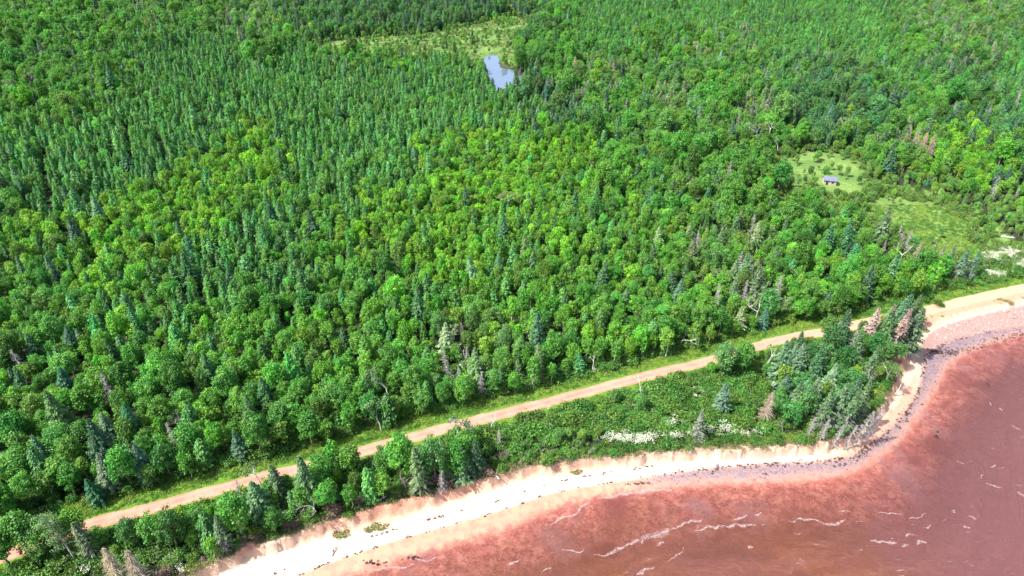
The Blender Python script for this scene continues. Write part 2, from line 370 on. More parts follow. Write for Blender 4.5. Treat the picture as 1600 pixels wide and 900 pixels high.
c = t.mix(t.math('MULTIPLY', t.ss(.5, .66, swell), .5), c, (.19, .078, .05))  # swell shading painted in: lighter crests here, darker troughs on the next line
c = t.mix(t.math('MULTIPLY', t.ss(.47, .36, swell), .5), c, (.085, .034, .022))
fo = t.math('MULTIPLY', t.math('MULTIPLY', t.ss(.64, .72, swell), t.ss(.47, .62, t.noise(1.6, 5, .8, t.scaled(P_, (.6, 1.2, 1))))), t.math('MULTIPLY', t.ss(-3, 1, dbr), t.ss(26, 8, dbr)))
c = t.mix(fo, c, (.55, .42, .42))
hsum = t.math('ADD', t.math('ADD', w1, t.math('MULTIPLY', w2, .35)), t.math('MULTIPLY', swell, 2.2)); t.l(hsum, b.inputs['Height'])
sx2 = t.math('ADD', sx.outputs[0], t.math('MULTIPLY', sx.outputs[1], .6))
c = t.mix(t.math('MULTIPLY', t.ss(120, 190, t.math('ADD', sx2, t.math('MULTIPLY', n1, 60))), .8), c, (.118, .05, .053))  # purple sky sheen towards the right, painted into the water colour
c = t.mix(t.math('MULTIPLY', t.ss(.5, .72, t.noise(.16, 6, .7, t.scaled(P_, (.6, 1, 1)))), .55), c, (.10, .04, .036))
c = t.mix(t.math('MULTIPLY', t.ss(.56, .72, t.noise(1.1, 5, .75, t.scaled(P_, (.35, 1.2, 1)))), .45), c, (.20, .095, .075))
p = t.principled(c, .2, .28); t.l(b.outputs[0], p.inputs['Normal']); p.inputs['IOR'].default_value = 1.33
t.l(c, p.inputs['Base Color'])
ex = t.math('SUBTRACT', 1., t.math('POWER', 2.718, t.math('MULTIPLY', dep, -2.2)))
al = t.math('ADD', .05, t.math('MULTIPLY', ex, .95)); t.l(al, p.inputs['Alpha'])
M_SEA = t.m
sea_mask = (dw_ > -1.5)
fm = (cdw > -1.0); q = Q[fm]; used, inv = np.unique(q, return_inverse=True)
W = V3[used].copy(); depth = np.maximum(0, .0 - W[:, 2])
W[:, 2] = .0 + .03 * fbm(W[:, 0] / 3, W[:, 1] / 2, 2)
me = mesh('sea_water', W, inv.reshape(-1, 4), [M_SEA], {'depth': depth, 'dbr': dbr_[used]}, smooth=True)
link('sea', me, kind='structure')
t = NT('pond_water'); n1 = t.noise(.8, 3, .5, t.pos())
t.principled((.10, .13, .19), .05, 1.0, n1, .05, .05).inputs['IOR'].default_value = 1.9  # blue-grey base colour paints in part of the bright cloud reflection
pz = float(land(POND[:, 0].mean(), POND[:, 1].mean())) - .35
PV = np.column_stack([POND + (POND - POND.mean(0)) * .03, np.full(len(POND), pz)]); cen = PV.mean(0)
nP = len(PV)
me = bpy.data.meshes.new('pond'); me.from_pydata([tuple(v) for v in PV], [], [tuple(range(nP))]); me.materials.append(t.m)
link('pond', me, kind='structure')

# ---------------------------------------------------------------- tree prototypes (crown mesh, wood mesh)
def clump_crown(seed, rx, rz, zc, ncl, cr, nleaf, size, lower=.35, low_frac=.25, openness=0):
    rs = np.random.default_rng(seed); mb = MB(); centres = []
    for i in range(ncl):
        th = i * 2.39996 + rs.normal() * .35; w = (i + .5) / ncl
        zz = 1 - w * (1 + lower); r = math.sqrt(max(0, 1 - zz * zz)) if zz > 0 else 1 - .35 * abs(zz)
        f = .78 + .28 * rs.random()
        f *= (1 - .30 * max(0, zz)) * (1 + .06 * rs.normal()) * 1.06
        f *= 1 + .22 * math.sin(2 * th + seed) * math.sin(3 * zz + seed * 1.7)
        c = np.array([math.cos(th) * r * rx * f, math.sin(th) * r * rx * f, zc + zz * rz * f]); centres.append((c, cr * (.7 + .6 * rs.random())))
    for i in range(max(2, ncl // 5)):
        c = np.array([rs.normal() * rx * .3, rs.normal() * rx * .3, zc + rs.normal() * rz * .3]); centres.append((c, cr * 1.2))
    for c, r in centres:
        d = rs.normal(size=(nleaf, 3)); d[:, 2] = np.abs(d[:, 2]) * .9 - .35; d /= np.linalg.norm(d, axis=1)[:, None]
        C = c + d * r * (.5 + .85 * rs.random((nleaf, 1)) ** .9) * np.array([1, 1, 1.15])
        Nn = d + rs.normal(size=(nleaf, 3)) * .5 + np.array([0, 0, .35])
        mb.leaves(C, Nn, size * (.7 + .6 * rs.random(nleaf)), .7, np.clip(.5 + .35 * rs.normal() * .5 + .3 * rs.normal(size=nleaf) * .6, 0, 1), 0, rs)
    return mb, centres
def trunk_limbs(seed, centres, h0, r0, top, sides=6, nl=9, wig=.25):
    rs = np.random.default_rng(seed); mb = MB()
    k = 7; z = np.linspace(-.4, top, k); wob = np.cumsum(rs.normal(size=(k, 2)) * wig * .5, 0); wob[0] = 0
    pts = np.column_stack([wob, z]); mb.tube(pts, np.linspace(r0, r0 * .25, k), sides)
    for c, r in centres[:nl]:
        zs = h0 + (c[2] - h0) * .35; s = np.array([np.interp(zs, z, wob[:, 0]), np.interp(zs, z, wob[:, 1]), zs])
        m = (s + c) / 2 + rs.normal(size=3) * .15; mb.tube([s, m, c], [r0 * .42, r0 * .28, r0 * .1], 4)
    return mb
PROTO = {}
def reg(kind, crown, wood, mats, extra=None):
    i = len(PROTO.setdefault(kind, []))
    cm = crown.mesh(kind + '_crown', [mats[0]]) if crown else None
    wm = wood.mesh(kind + '_trunk', [mats[1]], True)
    PROTO[kind].append((cm, wm, extra))
for s in range(5):   # maple: broad many-lobed crown
    mb, ce = clump_crown(100 + s, 1.6 + .26 * (s % 3), 3.0 + .5 * (s % 2), 5.6, 36 + 3 * s, .6, 66, .16, lower=.7)
    reg('maple_tree', mb, trunk_limbs(s, ce, 2.0, .18, 6.6), (M_LEAF, M_BARK))
for s in range(5):   # young birch: narrow ovoid crown
    mb, ce = clump_crown(200 + s, 1.2 + .12 * (s % 3), 2.6 + .3 * (s % 2), 4.8, 22 + 2 * s, .52, 44, .17, lower=.8)
    reg('birch_tree', mb, trunk_limbs(20 + s, ce, 1.8, .11, 6.6, 5, 7), (M_LEAF, M_WHITE))
def conifer(seed, Hh, Rr, whorl, nb, droop, needle, base=.12, dens=1., bare=0., vbase=.5, power=.85):
    rs = np.random.default_rng(seed); mb = MB(); wd = MB(); dead = MB()
    wd.tube([(0, 0, -.4), (rs.normal() * .05, rs.normal() * .05, Hh * .5), (0, 0, Hh * .99)], [Hh * .016, Hh * .01, .02], 6)
    for i in range(whorl):
        w = i / (whorl - 1); z = Hh * (base + (1 - base) * (w ** .92)); r = Rr * max(.0, 1 - w) ** power * (.82 + .3 * rs.random()) + .12
        k = max(4, int(nb * (1 - .45 * w))); a0 = rs.random() * 6.28
        for j in range(k):
            if rs.random() > dens: continue
            a = a0 + j * 2 * math.pi / k + rs.normal() * .18; L = r * (.75 + .4 * rs.random())
            n = max(3, int(L / .27)); tt = (np.arange(n) + .6) / n
            x = tt * L; zz = z + x * .28 * (1 - droop) - droop * (x ** 2) / max(L, .4) * .42 + .12 * tt ** 3 * L
            cx = np.column_stack([np.cos(a) * x, np.sin(a) * x, zz]); side = np.array([-np.sin(a), np.cos(a), 0.])
            isdead = w < bare and rs.random() < .85
            if isdead:
                dead.tube(cx[[0, n // 2, -1]], [.03, .025, .012], 3)
                for q in range(n):
                    dead.leaves(cx[q:q + 1] + side * rs.normal() * .12 * (1 + tt[q]), rs.normal(size=(1, 3)) + [[0, 0, .6]], .17, .16, None, 0, rs, T=(side * (1 if q % 2 else -1) + np.array([np.cos(a), np.sin(a), -.3]))[None])
                continue
            v = np.clip(vbase + .22 * rs.normal(), 0, 1)
            for sgn in (-1, 1):
                wdt = (.16 + .34 * L * (1 - tt) * .55) * (.8 + .4 * rs.random(n))
                C = cx + side * sgn * wdt[:, None] * .62 + np.array([0, 0, -.05])
                Nn = np.tile([0, 0, 1.], (n, 1)) + side * sgn * .35 + rs.normal(size=(n, 3)) * .28 + np.array([np.cos(a), np.sin(a), 0]) * .3
                T = side * sgn + np.array([np.cos(a), np.sin(a), -.2]) * .8
                mb.leaves(C, Nn, needle * (.55 + wdt * 1.1), .42, np.clip(v + .15 * rs.normal(size=n), 0, 1), 0, rs, T=np.tile(T, (n, 1)))
    return mb, wd, dead
for s in range(4):
    mb, wd, dd2 = conifer(300 + s, 10.2 + s * .4, 2.4 + .2 * s, 22, 9, .75, .46, power=.75)
    reg('spruce_tree', mb, wd, (M_NEEDLE, M_BARK))
for s in range(3):   # coastal spruce with dead lower boughs
    mb, wd, dd2 = conifer(330 + s, 12.0, 2.3 + .2 * s, 24, 9, .8, .48, bare=.42, dens=.92)
    reg('coast_spruce', mb, wd, (M_NEEDLE, M_DEAD), dd2.mesh('dead_boughs', [M_DEAD]))
for s in range(4):   # young larch / plantation conifer: slender soft cone
    mb, wd, dd2 = conifer(360 + s, 6.9 + .3 * s, 1.5 + .1 * s, 16, 8, .25, .46, base=.08, power=.55, vbase=.6)
    reg('larch_tree', mb, wd, (M_NEEDLE, M_BARK))
def tall_birch(seed, Hh, lean):
    rs = np.random.default_rng(seed); wd = MB(); mb = MB()
    z = np.linspace(-.3, Hh, 9); px_ = lean * (z / Hh) ** 2 * Hh * .12; wd.tube(np.column_stack([px_, z * 0, z]), np.linspace(.24, .06, 9), 7)
    for i in range(26):
        w = .38 + .6 * i / 26; a = i * 2.4; L = (2.6 - 1.9 * max(0, w - .45)) * (.6 + .5 * rs.random()); b0 = np.array([np.interp(w * Hh, z, px_), 0, w * Hh]); e = b0 + np.array([math.cos(a) * L, math.sin(a) * L, L * .45])
        wd.tube([b0, (b0 + e) / 2 + [0, 0, .15], e], [.07, .045, .015], 4)
        if w < .5 and i % 2: continue
        for c in (e, (b0 + e) / 2 + [0, 0, .3]):
            n = 42; d = rs.normal(size=(n, 3)); d /= np.linalg.norm(d, axis=1)[:, None]
            mb.leaves(c + d * .75 * (.4 + .8 * rs.random((n, 1))), d + rs.normal(size=(n, 3)) * .5 + [0, 0, .4], .16, .65, None, 0, rs)
    return mb, wd
def snag(seed, Hh, Rr, whorl, nb):
    rs = np.random.default_rng(seed); wd = MB()
    wd.tube([(0, 0, -.4), (.1, .05, Hh * .5), (.05, -.1, Hh)], [Hh * .016, Hh * .011, .03], 6)
    br = MB()
    for i in range(whorl):
        w = i / (whorl - 1); z = Hh * (.15 + .83 * w); r = Rr * (1 - w) ** .7 * (.6 + .6 * rs.random()) + .2
        for j in range(nb):
            a = rs.random() * 6.28; L = r * (.6 + .5 * rs.random()); e = np.array([math.cos(a) * L, math.sin(a) * L, -.15 * L])
            s = np.array([.05, 0, z]); br.tube([s, s + e * .5 + [0, 0, .06], s + e], [.05, .035, .015], 3)
            n = 5; tt = rs.random(n) * .8 + .2; C = s + e * tt[:, None]; sd_ = np.array([-math.sin(a), math.cos(a), -.2])
            br.leaves(C + sd_ * rs.normal(size=(n, 1)) * .15, rs.normal(size=(n, 3)) + [0, 0, .5], .22, .13, None, 0, rs, T=np.where(rs.random((n, 1)) > .5, 1, -1) * sd_ + e / (L + .01) * .7)
    return br, wd
for s in range(4):
    br, wd = snag(400 + s, 8.5 + s * .5, 1.7, 17, 6); PROTO.setdefault('dead_tree', []).append((br.mesh('bare_branches', [M_DEAD]), wd.mesh('bare_trunk', [M_DEAD], True), None))
for s in range(3):
    br, wd = snag(430 + s, 9.5 + s * .4, 2.4, 27, 11); m_ = br.mesh('needleless_boughs', [M_NEEDLE]); PROTO.setdefault('dead_spruce', []).append((m_, wd.mesh('bare_trunk', [M_DEAD], True), None))
for s in range(2):
    mb, wd = tall_birch(480 + s, 13.5 - 2 * s, -1 if s == 0 else .6); PROTO.setdefault('tall_birch', []).append((mb.mesh('open_crown', [M_LEAF]), wd.mesh('white_trunk', [M_WHITE], True), None))
def forked(seed, Hh, spread, leafy, mat):
    rs = np.random.default_rng(seed); wd = MB(); tips = []
    def grow(p, d, L, r, lev):
        pts = [p]; 
        for _ in range(3):
            d = d + rs.normal(size=3) * .13; d /= np.linalg.norm(d); p = p + d * L / 3; pts.append(p)
        wd.tube(pts, np.linspace(r, r * .62, 4), 6 if lev < 2 else 4)
        if lev >= 3: tips.append(p); return
        for _ in range(3 if lev else 2):
            nd = d + rs.normal(size=3) * spread; nd[2] = abs(nd[2]) * .8 + .15; nd /= np.linalg.norm(nd); grow(p, nd, L * .66, r * .62, lev + 1)
    grow(np.array([0, 0, -.3]), np.array([.05, .02, 1.]), Hh * .42, Hh * .019, 0)
    mb = None
    if leafy:
        mb = MB()
        for c in tips:
            n = leafy; d = rs.normal(size=(n, 3)); d[:, 2] = d[:, 2] * .7; d /= np.linalg.norm(d, axis=1)[:, None]
            mb.leaves(c + d * .75 * (.5 + .6 * rs.random((n, 1))), d + rs.normal(size=(n, 3)) * .5 + [0, 0, .4], .2, .65, None, 0, rs)
    return mb, wd
for s in range(3):
    mb, wd = forked(500 + s, 9.5, .5, 26, M_WHITE); PROTO.setdefault('open_birch', []).append((mb.mesh('open_crown', [M_LEAF]), wd.mesh('white_trunk', [M_WHITE], True), None))
for s in range(3):
    mb, wd = forked(520 + s, 8.5, .55, 0, M_WHITE); PROTO.setdefault('bare_birch', []).append((None, wd.mesh('white_trunk', [M_WHITE], True), None))
for s in range(3):
    mb, wd = forked(540 + s, 3.6, .75, 0, M_DEAD); PROTO.setdefault('bare_shrub', []).append((None, wd.mesh('twigs', [M_DEAD], True), None))
for s in range(4):   # shrub
    mb, ce = clump_crown(600 + s, 1.25, .8, .8, 14, .5, 30, .15, lower=.2)
    PROTO.setdefault('shrub', []).append((mb.mesh('shrub_leaves', [M_LEAF]), trunk_limbs(60 + s, ce, .2, .05, 1.0, 4, 5).mesh('stems', [M_BARK], True), None))

# ---------------------------------------------------------------- scatter the forest
ZM = ["mmmmgmmggddddddddmllllllllllgggg","mmmmllllmlmmmsssmmllmmggllllmggl","mmmmlllllllllllsdmggmgmmlddmlddl","mmmlllllllllllllldmmggmgddddmmdl",
"lllllllyylllllyyyyymmmmmmdmmgyyd","lllllyyyyllllyyyyyymmmmms..sssym","mllyyyyblblyyyyyybmbmmmmbsssssss","yyyybylllbyyyyybbybbbgggmbmsgsss","mmybblllllbbbyybbbbbmmggmmmmmmss",
"mmmlblblbbbbbbbbbbmmmmmgmmmmmmss","mmmblbbbbbbmbbggbmbbbmmmmmmmmmss","mmmmmbmbbmbbmggggbbbbbmmmmmmmmms","mmmgmmbmmmbmmgmmbbmmmmmmmmmmmmmm"]
KINDS_ = ['birch_tree', 'maple_tree', 'spruce_tree', 'larch_tree', 'dead_tree', 'open_birch']
MIXZ = {'l': (.20, .03, .03, .74, 0, 0), 'y': (.84, .05, .01, .10, 0, 0), 'b': (.66, .12, .03, .18, .005, .005), 'm': (.33, .51, .07, .04, .02, .03),
        'g': (.26, .32, .22, .03, .11, .06), 'd': (.12, .40, .40, .04, .04, 0), 's': (.5, .48, .02, 0, 0, 0)}
TINT = {('l', 0): (.062, .180, .026), ('l', 3): (.050, .158, .034), ('l', 2): (.042, .125, .042), ('y', 0): (.086, .212, .012), ('y', 3): (.05, .16, .03), ('b', 0): (.062, .180, .015), ('b', 3): (.046, .155, .032),
        ('m', 1): (.052, .160, .018), ('m', 0): (.070, .180, .018), ('g', 2): (.085, .140, .055), ('g', 1): (.065, .165, .03), ('d', 2): (.040, .10, .040), ('d', 1): (.040, .125, .026),
        ('s', 0): (.092, .19, .032), ('s', 1): (.078, .175, .030), ('m', 2): (.04, .10, .038)}
DEFT = {0: (.075, .175, .018), 1: (.052, .155, .02), 2: (.045, .115, .04), 3: (.045, .15, .038), 4: (.4, .37, .35), 5: (.085, .15, .04)}
SPC = np.array([2.45, 3.15, 3.0, 2.1, 3.2, 3.2])
GAPS = [poly(p, 5) for p in ([(372,158),(392,183),(415,208)],[(398,160),(425,192),(432,205)],[(194,185),(200,215),(207,248)],[(243,200),(262,248)],[(66,225),(70,262),(76,320)],[(170,215),(176,240)])]
N = 420000
yy = np.exp(rng.uniform(math.log(95), math.log(1000), N) ) ; yy = np.sqrt(rng.uniform(88 ** 2, 930 ** 2, N))
hwid = 40 + (yy * cp + 120 * sp) * .80
xx = rng.uniform(-1, 1, N) * hwid
PT = np.stack([xx, yy], 1)
zl = land(xx, yy); ppx, ppy = project(xx, yy, zl + 5)
jx = fbm(xx / 14, yy / 14, 3) * 38; jy = fbm(xx / 14 + 50, yy / 14 + 9, 3) * 26
ci = np.clip((ppx + jx) / 50, 0, 31.99).astype(int); ppj = rng.normal(size=N) * 13
ci = np.clip((ppx + jx + ppj) / 50, 0, 31.99).astype(int); cj = np.clip((ppy + jy + ppj[::-1]) / 50, 0, 12.99).astype(int)
sdt = sdist(PT, TOP); sdr = segdist(PT, ROAD); sgl = glade_sd(PT)
north = inside(PT, np.vstack([ROAD, [[1500, 3000], [-1500, 3000]]]))
gn = fbm(xx / 5, yy / 5, 2)
ok = (sdt < -1.0) & (sdr > np.where(north, 6.2 + 1.5 * gn, 4.6 + gn)) & ((sgl < 0.5 + 3 * gn) | ((fbm(xx / 11 + 31, yy / 11, 3) > .16) & (rng.random(N) < .1) & (yy > 300)) | ((fbm(xx / 5 + 31, yy / 5, 2) > .08) & (rng.random(N) < .16))) & (pond_sd(PT) < -2)
for g in GAPS: ok &= segdist(PT, g) > 1.9
# low scrub strip south of the road
gpx, gpy = project(xx, yy, zl)
south = ~north
ok &= ~(south & (gpx > 745) & (gpx < 1105) & (rng.random(N) > .02))
ok &= ~(south & (gpx > 1105) & (gpx < 1215) & (gpy > 590))
ok &= ~(south & (gpx > 1215) & (gpx < 1430) & (gpy > 600) & (gpx + gpy < 2200) & (gpy > 668))
ok &= ~(south & (gpx > 1330) & (gpy > 570))
ok &= ~(south & (gpx > 1425))
ok &= ~((gpx > 1530) & (gpy > 372))
ssd = scrub_sd(PT); ok &= (ssd < -1) | (rng.random(N) < .10 + .25 * (fbm(xx / 9 + 5, yy / 9, 3) > .0))
shed_at = unland(np.array([1295.]), np.array([287.]))[0]
ok &= ~((np.abs(xx - shed_at[0]) < 6) & (yy < shed_at[1] + 4) & (yy > shed_at[1] - 14))
for hx_, hy_ in [(1412,232),(1425,239),(1437,244),(1449,248),(1546,315),(1476,122),(1500,118),(832,146),(842,143),(852,140),(862,142),(882,108),(896,106),(910,108),(1396,392),(1410,402),(1425,418),(1445,424),(1458,428),(1472,430),(1492,440),(1510,438)]:
    q = unland(np.array([float(hx_)]), np.array([float(hy_)]))[0]
    ok &= ~((np.abs(xx - q[0]) < 2.6) & (yy < q[1] + 2) & (yy > q[1] - (14 if hy_ < 330 else 5)))
idx = np.nonzero(ok)[0]
cell = {}; CS = 4.5; acc = []
rr = rng.random(N); sc_r = np.clip(rng.normal(1, .2, N), .55, 1.55)
kk = np.zeros(N, int); zc_ = [None] * N
for i in idx:
    z = ZM[cj[i]][ci[i]]
    if z == '.' or sgl[i] > -1 or ssd[i] > -2: z = 's'
    if south[i] and gpx[i] > 1215: z = 'd'
    if south[i] and 745 < gpx[i] < 1105: z = 's'
    p = MIXZ[z]; a = 0; k = 0; r_ = rr[i]
    for k, q in enumerate(p):
        a += q
        if r_ < a: break
    x, y = xx[i], yy[i]
    sc = sc_r[i]
    big = 1.0
    if k == 1: big = .95 + .16 * float(min(1, max(0, (ppy[i] - 420) / 200)))
    if k == 3: big = .82 + .45 * rr[(i * 7) % N]
    if k == 1 and z in 'mdg' and ppy[i] < 330: big = 1.28 + .5 * float(gn[i])
    if z == 's': big = .5
    rad = SPC[k] * .5 * (1 if k != 3 else .85 + .25 * big) * (.75 + .25 * sc) * (big if k == 1 or z == 's' else 1)
    cx_, cy_ = int(x // CS), int(y // CS); bad = False
    for ux in (cx_ - 1, cx_, cx_ + 1):
        for uy in (cy_ - 1, cy_, cy_ + 1):
            for (x2, y2, r2) in cell.get((ux, uy), ()):
                if (x - x2) ** 2 + (y - y2) ** 2 < (rad + r2) ** 2: bad = True; break
            if bad: break
        if bad: break
    if bad: continue
    cell.setdefault((cx_, cy_), []).append((x, y, rad)); acc.append(i); kk[i] = k; zc_[i] = z; sc_r[i] = sc * big
acc = np.array(acc)
RPX = np.array(ROADPX[2:-1], float)
COVER = [(-50, 84), (106, 128), (372, 398), (414, 432), (474, 552), (612, 640), (1118, 1172), (1288, 1440)]
HK = np.array([7.6, 8.6, 10.5, 7.2, 9, 9])
keep = np.ones(len(acc), bool)
for j, i in enumerate(acc):
    if not south[i] or gpx[i] < -20 or gpx[i] > 1300: continue
    h = HK[kk[i]] * sc_r[i] * 1.05; s_ok = 1.0
    wpx = 2.2 * sc_r[i] * 6
    while s_ok > .4:
        tx, ty = project(xx[i], yy[i], zl[i] + h * s_ok)
        if any(a - 2 < tx < b + 2 for a, b in COVER) or ty > np.interp(tx, RPX[:, 0], RPX[:, 1]) + 6 + rng.random() * 4: break
        s_ok -= .08
    if s_ok <= .4: keep[j] = False
    else: sc_r[i] *= s_ok
acc = acc[keep]
print('trees', len(acc), [int((kk[acc] == k).sum()) for k in range(6)])

def tint_for(z, k):
    b = np.array(TINT.get((z, k), DEFT[k])); j = rng.normal(size=3)
    f = 1 + .2 * j[0]; b = b * max(.6, f); b[0] *= max(.6, 1 + .17 * j[1]); b[2] *= 1 + .2 * j[2]
    if k in (0, 1) and rng.random() < .05: b = b * np.array([1.25, 1.3, .9])
    if k == 2 and rng.random() < .16: b = b * np.array([1.55, 1.3, 1.6])
    return np.clip(b * 1.72, .012, .6)
TREES = []
for i in acc:
    TREES.append(dict(x=xx[i], y=yy[i], k=int(kk[i]), z=zc_[i], s=float(sc_r[i]), t=tint_for(zc_[i], int(kk[i])), px=float(ppx[i]), py=float(ppy[i]), south=bool(south[i])))

def setp(o, **p):
    for k, v in p.items(): o[k] = v
def place(kind, var, name, x, y, z, scale, rz, tint, label, cat, group=None, lean=(0, 0), deadtint=None):
    protos = PROTO[kind]; cm, wm, ex = protos[var % len(protos)]
    e = bpy.data.objects.new(name, None); COL.objects.link(e); e.empty_display_size = .5
    e.location = (x, y, z); e.rotation_euler = (lean[0], lean[1], rz)
    e.scale = scale if hasattr(scale, '__len__') else (scale,) * 3
    e['label'] = label; e['category'] = cat
    if group: e['group'] = group
    w = bpy.data.objects.new('trunk' if kind not in ('shrub', 'bare_shrub') else 'stems', wm); COL.objects.link(w); w.parent = e
    if cm:
        c = bpy.data.objects.new({'dead_tree': 'bare_branches', 'shrub': 'foliage'}.get(kind, 'crown'), cm); COL.objects.link(c); c.parent = e; c['tint'] = [float(q) for q in tint]
    if ex:
        c = bpy.data.objects.new('dead_boughs', ex); COL.objects.link(c); c.parent = e
    return e

# ---------------------------------------------------------------- instanced remainder
hidden = {}
def protocol(kind):
    if kind in hidden: return hidden[kind]
    col = bpy.data.collections.new('source_' + kind)
    for i, (cm, wm, ex) in enumerate(PROTO[kind]):
        # joined crown + trunk mesh
        Vs, Fs, Ms, As, ms, n0 = [], [], [], [], [], 0
        for m in (cm, wm):
            if m is None: continue
            v = np.empty(len(m.vertices) * 3, np.float32); m.vertices.foreach_get('co', v); f = np.empty(len(m.loops), np.int32); m.loops.foreach_get('vertex_index', f)
            a = np.empty(len(m.vertices), np.float32); m.attributes['v'].data.foreach_get('value', a)
            Vs.append(v.reshape(-1, 3)); Fs.append(f.reshape(-1, 4) + n0); n0 += len(m.vertices); As.append(a); Ms.append(np.full(len(f) // 4, len(ms))); ms.append(m.materials[0])
        me = mesh('%s_%02d' % (kind, i), np.vstack(Vs), np.vstack(Fs), ms, {'v': np.concatenate(As)}, np.concatenate(Ms))
        o = bpy.data.objects.new('%s_source_%02d' % (kind, i), me); col.objects.link(o)
    hidden[kind] = col; return col
def scatter(name, col, P3, rot, scl, tint, var, **props):
    n = len(P3); me = bpy.data.meshes.new(name); me.vertices.add(n); me.vertices.foreach_set('co', np.asarray(P3, np.float32).ravel())
    for nm, a in (('rotv', rot), ('sclv', scl), ('tint', tint)):
        me.attributes.new(nm, 'FLOAT_VECTOR', 'POINT').data.foreach_set('vector', np.asarray(a, np.float32).ravel())
    me.attributes.new('var', 'INT', 'POINT').data.foreach_set('value', np.asarray(var, np.int32))
    o = link(name, me, **props)
    ng = bpy.data.node_groups.new(name, 'GeometryNodeTree')
    ng.interface.new_socket('Geometry', in_out='INPUT', socket_type='NodeSocketGeometry'); ng.interface.new_socket('Geometry', in_out='OUTPUT', socket_type='NodeSocketGeometry')
    N_ = ng.nodes; a = N_.new('NodeGroupInput'); b = N_.new('NodeGroupOutput'); ip = N_.new('GeometryNodeInstanceOnPoints'); ci_ = N_.new('GeometryNodeCollectionInfo')
    ci_.inputs['Collection'].default_value = col; ci_.inputs['Separate Children'].default_value = True; ci_.inputs['Reset Children'].default_value = True
    ip.inputs['Pick Instance'].default_value = True
    def na(nm, ty):
        q = N_.new('GeometryNodeInputNamedAttribute'); q.data_type = ty; q.inputs[0].default_value = nm; return q.outputs['Attribute']
    L = ng.links
    L.new(a.outputs[0], ip.inputs['Points']); L.new(ci_.outputs[0], ip.inputs['Instance']); L.new(na('var', 'INT'), ip.inputs['Instance Index'])
    L.new(na('rotv', 'FLOAT_VECTOR'), ip.inputs['Rotation']); L.new(na('sclv', 'FLOAT_VECTOR'), ip.inputs['Scale']); L.new(ip.outputs[0], b.inputs[0])
    md = o.modifiers.new('scatter', 'NODES'); md.node_group = ng
    return o

# ---------------------------------------------------------------- choose individuals, label them
ROWN = ['along the top edge of the photo', 'level with the pond', 'in the upper middle forest', 'in the forest level with the grey shed', 'in the middle of the forest', 'in the lower middle forest', 'in the lower forest', 'close behind the road verge']
def tword(t_):
    r, g, b = t_
    if r > .55 * g and g > .17: return 'yellow-green'
    if b > .42 * g and r > .6 * g: return 'grey-green'
    if b > .3 * g: return 'blue-green'
    if g < .12: return 'dark green'
    if g > .16: return 'bright green'
    return 'mid green'
KN = {0: ('birch_tree', 'young birch', 'young birches'), 1: ('maple_tree', 'broadleaf tree', 'broadleaf trees'), 2: ('spruce_tree', 'pointed spruce', 'spruces'),
      3: ('larch_tree', 'slender soft conifer', 'slender conifers'), 4: ('dead_tree', 'bare grey dead spruce', 'dead spruces'), 5: ('birch_tree', 'open white-limbed birch', 'open birches')}
STUFF = {0: 'birch_forest', 1: 'broadleaf_forest', 2: 'spruce_forest', 3: 'conifer_plantation', 4: 'dead_trees', 5: 'birch_forest'}
for T in TREES:
    T['d'] = math.sqrt(T['x'] ** 2 + T['y'] ** 2 + 118 ** 2); T['vis'] = -15 < T['px'] < 1615 and -5 < T['py'] < 915
indiv = []; rest = []
LIM = {0: 235, 1: 285, 2: 235, 3: 270, 4: 125, 5: 55}
for k in range(6):
    L = sorted([T for T in TREES if T['k'] == k], key=lambda T: (not T['vis'], T['d'] / T['s']))
    v = [T for T in L if T['vis']]
    m = min(len(v), LIM[k]); indiv += L[:m]; rest += L[m:]
ORD = ['first', 'second', 'third', 'fourth', 'fifth', 'sixth', 'seventh', 'eighth', 'ninth', 'tenth', 'eleventh', 'twelfth', 'thirteenth', 'fourteenth', 'fifteenth', 'sixteenth', 'seventeenth', 'eighteenth', 'nineteenth', 'twentieth']
cells = {}
for T in indiv:
    T['road'] = float(segdist(np.array([[T['x'], T['y']]]), ROAD)[0])
    colm = min(15, max(0, int(T['px'] // 100))); row = min(17, max(0, int(T['py'] // 50)))
    if T["south"]: where = 'between road and bluff'
    elif T['road'] < 12: where = 'at the forest edge'
    else: where = '%s down' % ('a tenth', 'a sixth', 'a fifth', 'a quarter', 'under a third', 'a third', 'two fifths', 'under half', 'half', 'just over half', 'three fifths', 'almost two thirds', 'two thirds', 'three quarters', 'four fifths', 'five sixths', 'nine tenths', 'all')[row]
    T['where'] = where; cells.setdefault((T['k'], tword(T['t']), where, colm), []).append(T)
CW = ['at far left', 'at left', 'left of centre', 'just left of middle', 'just right of middle', 'right of centre', 'at right', 'at far right']
byl = {}
for (k, tw, where, colm), L in cells.items(): byl.setdefault((KN[k][2], tw, where, CW[colm // 2]), []).extend(L)
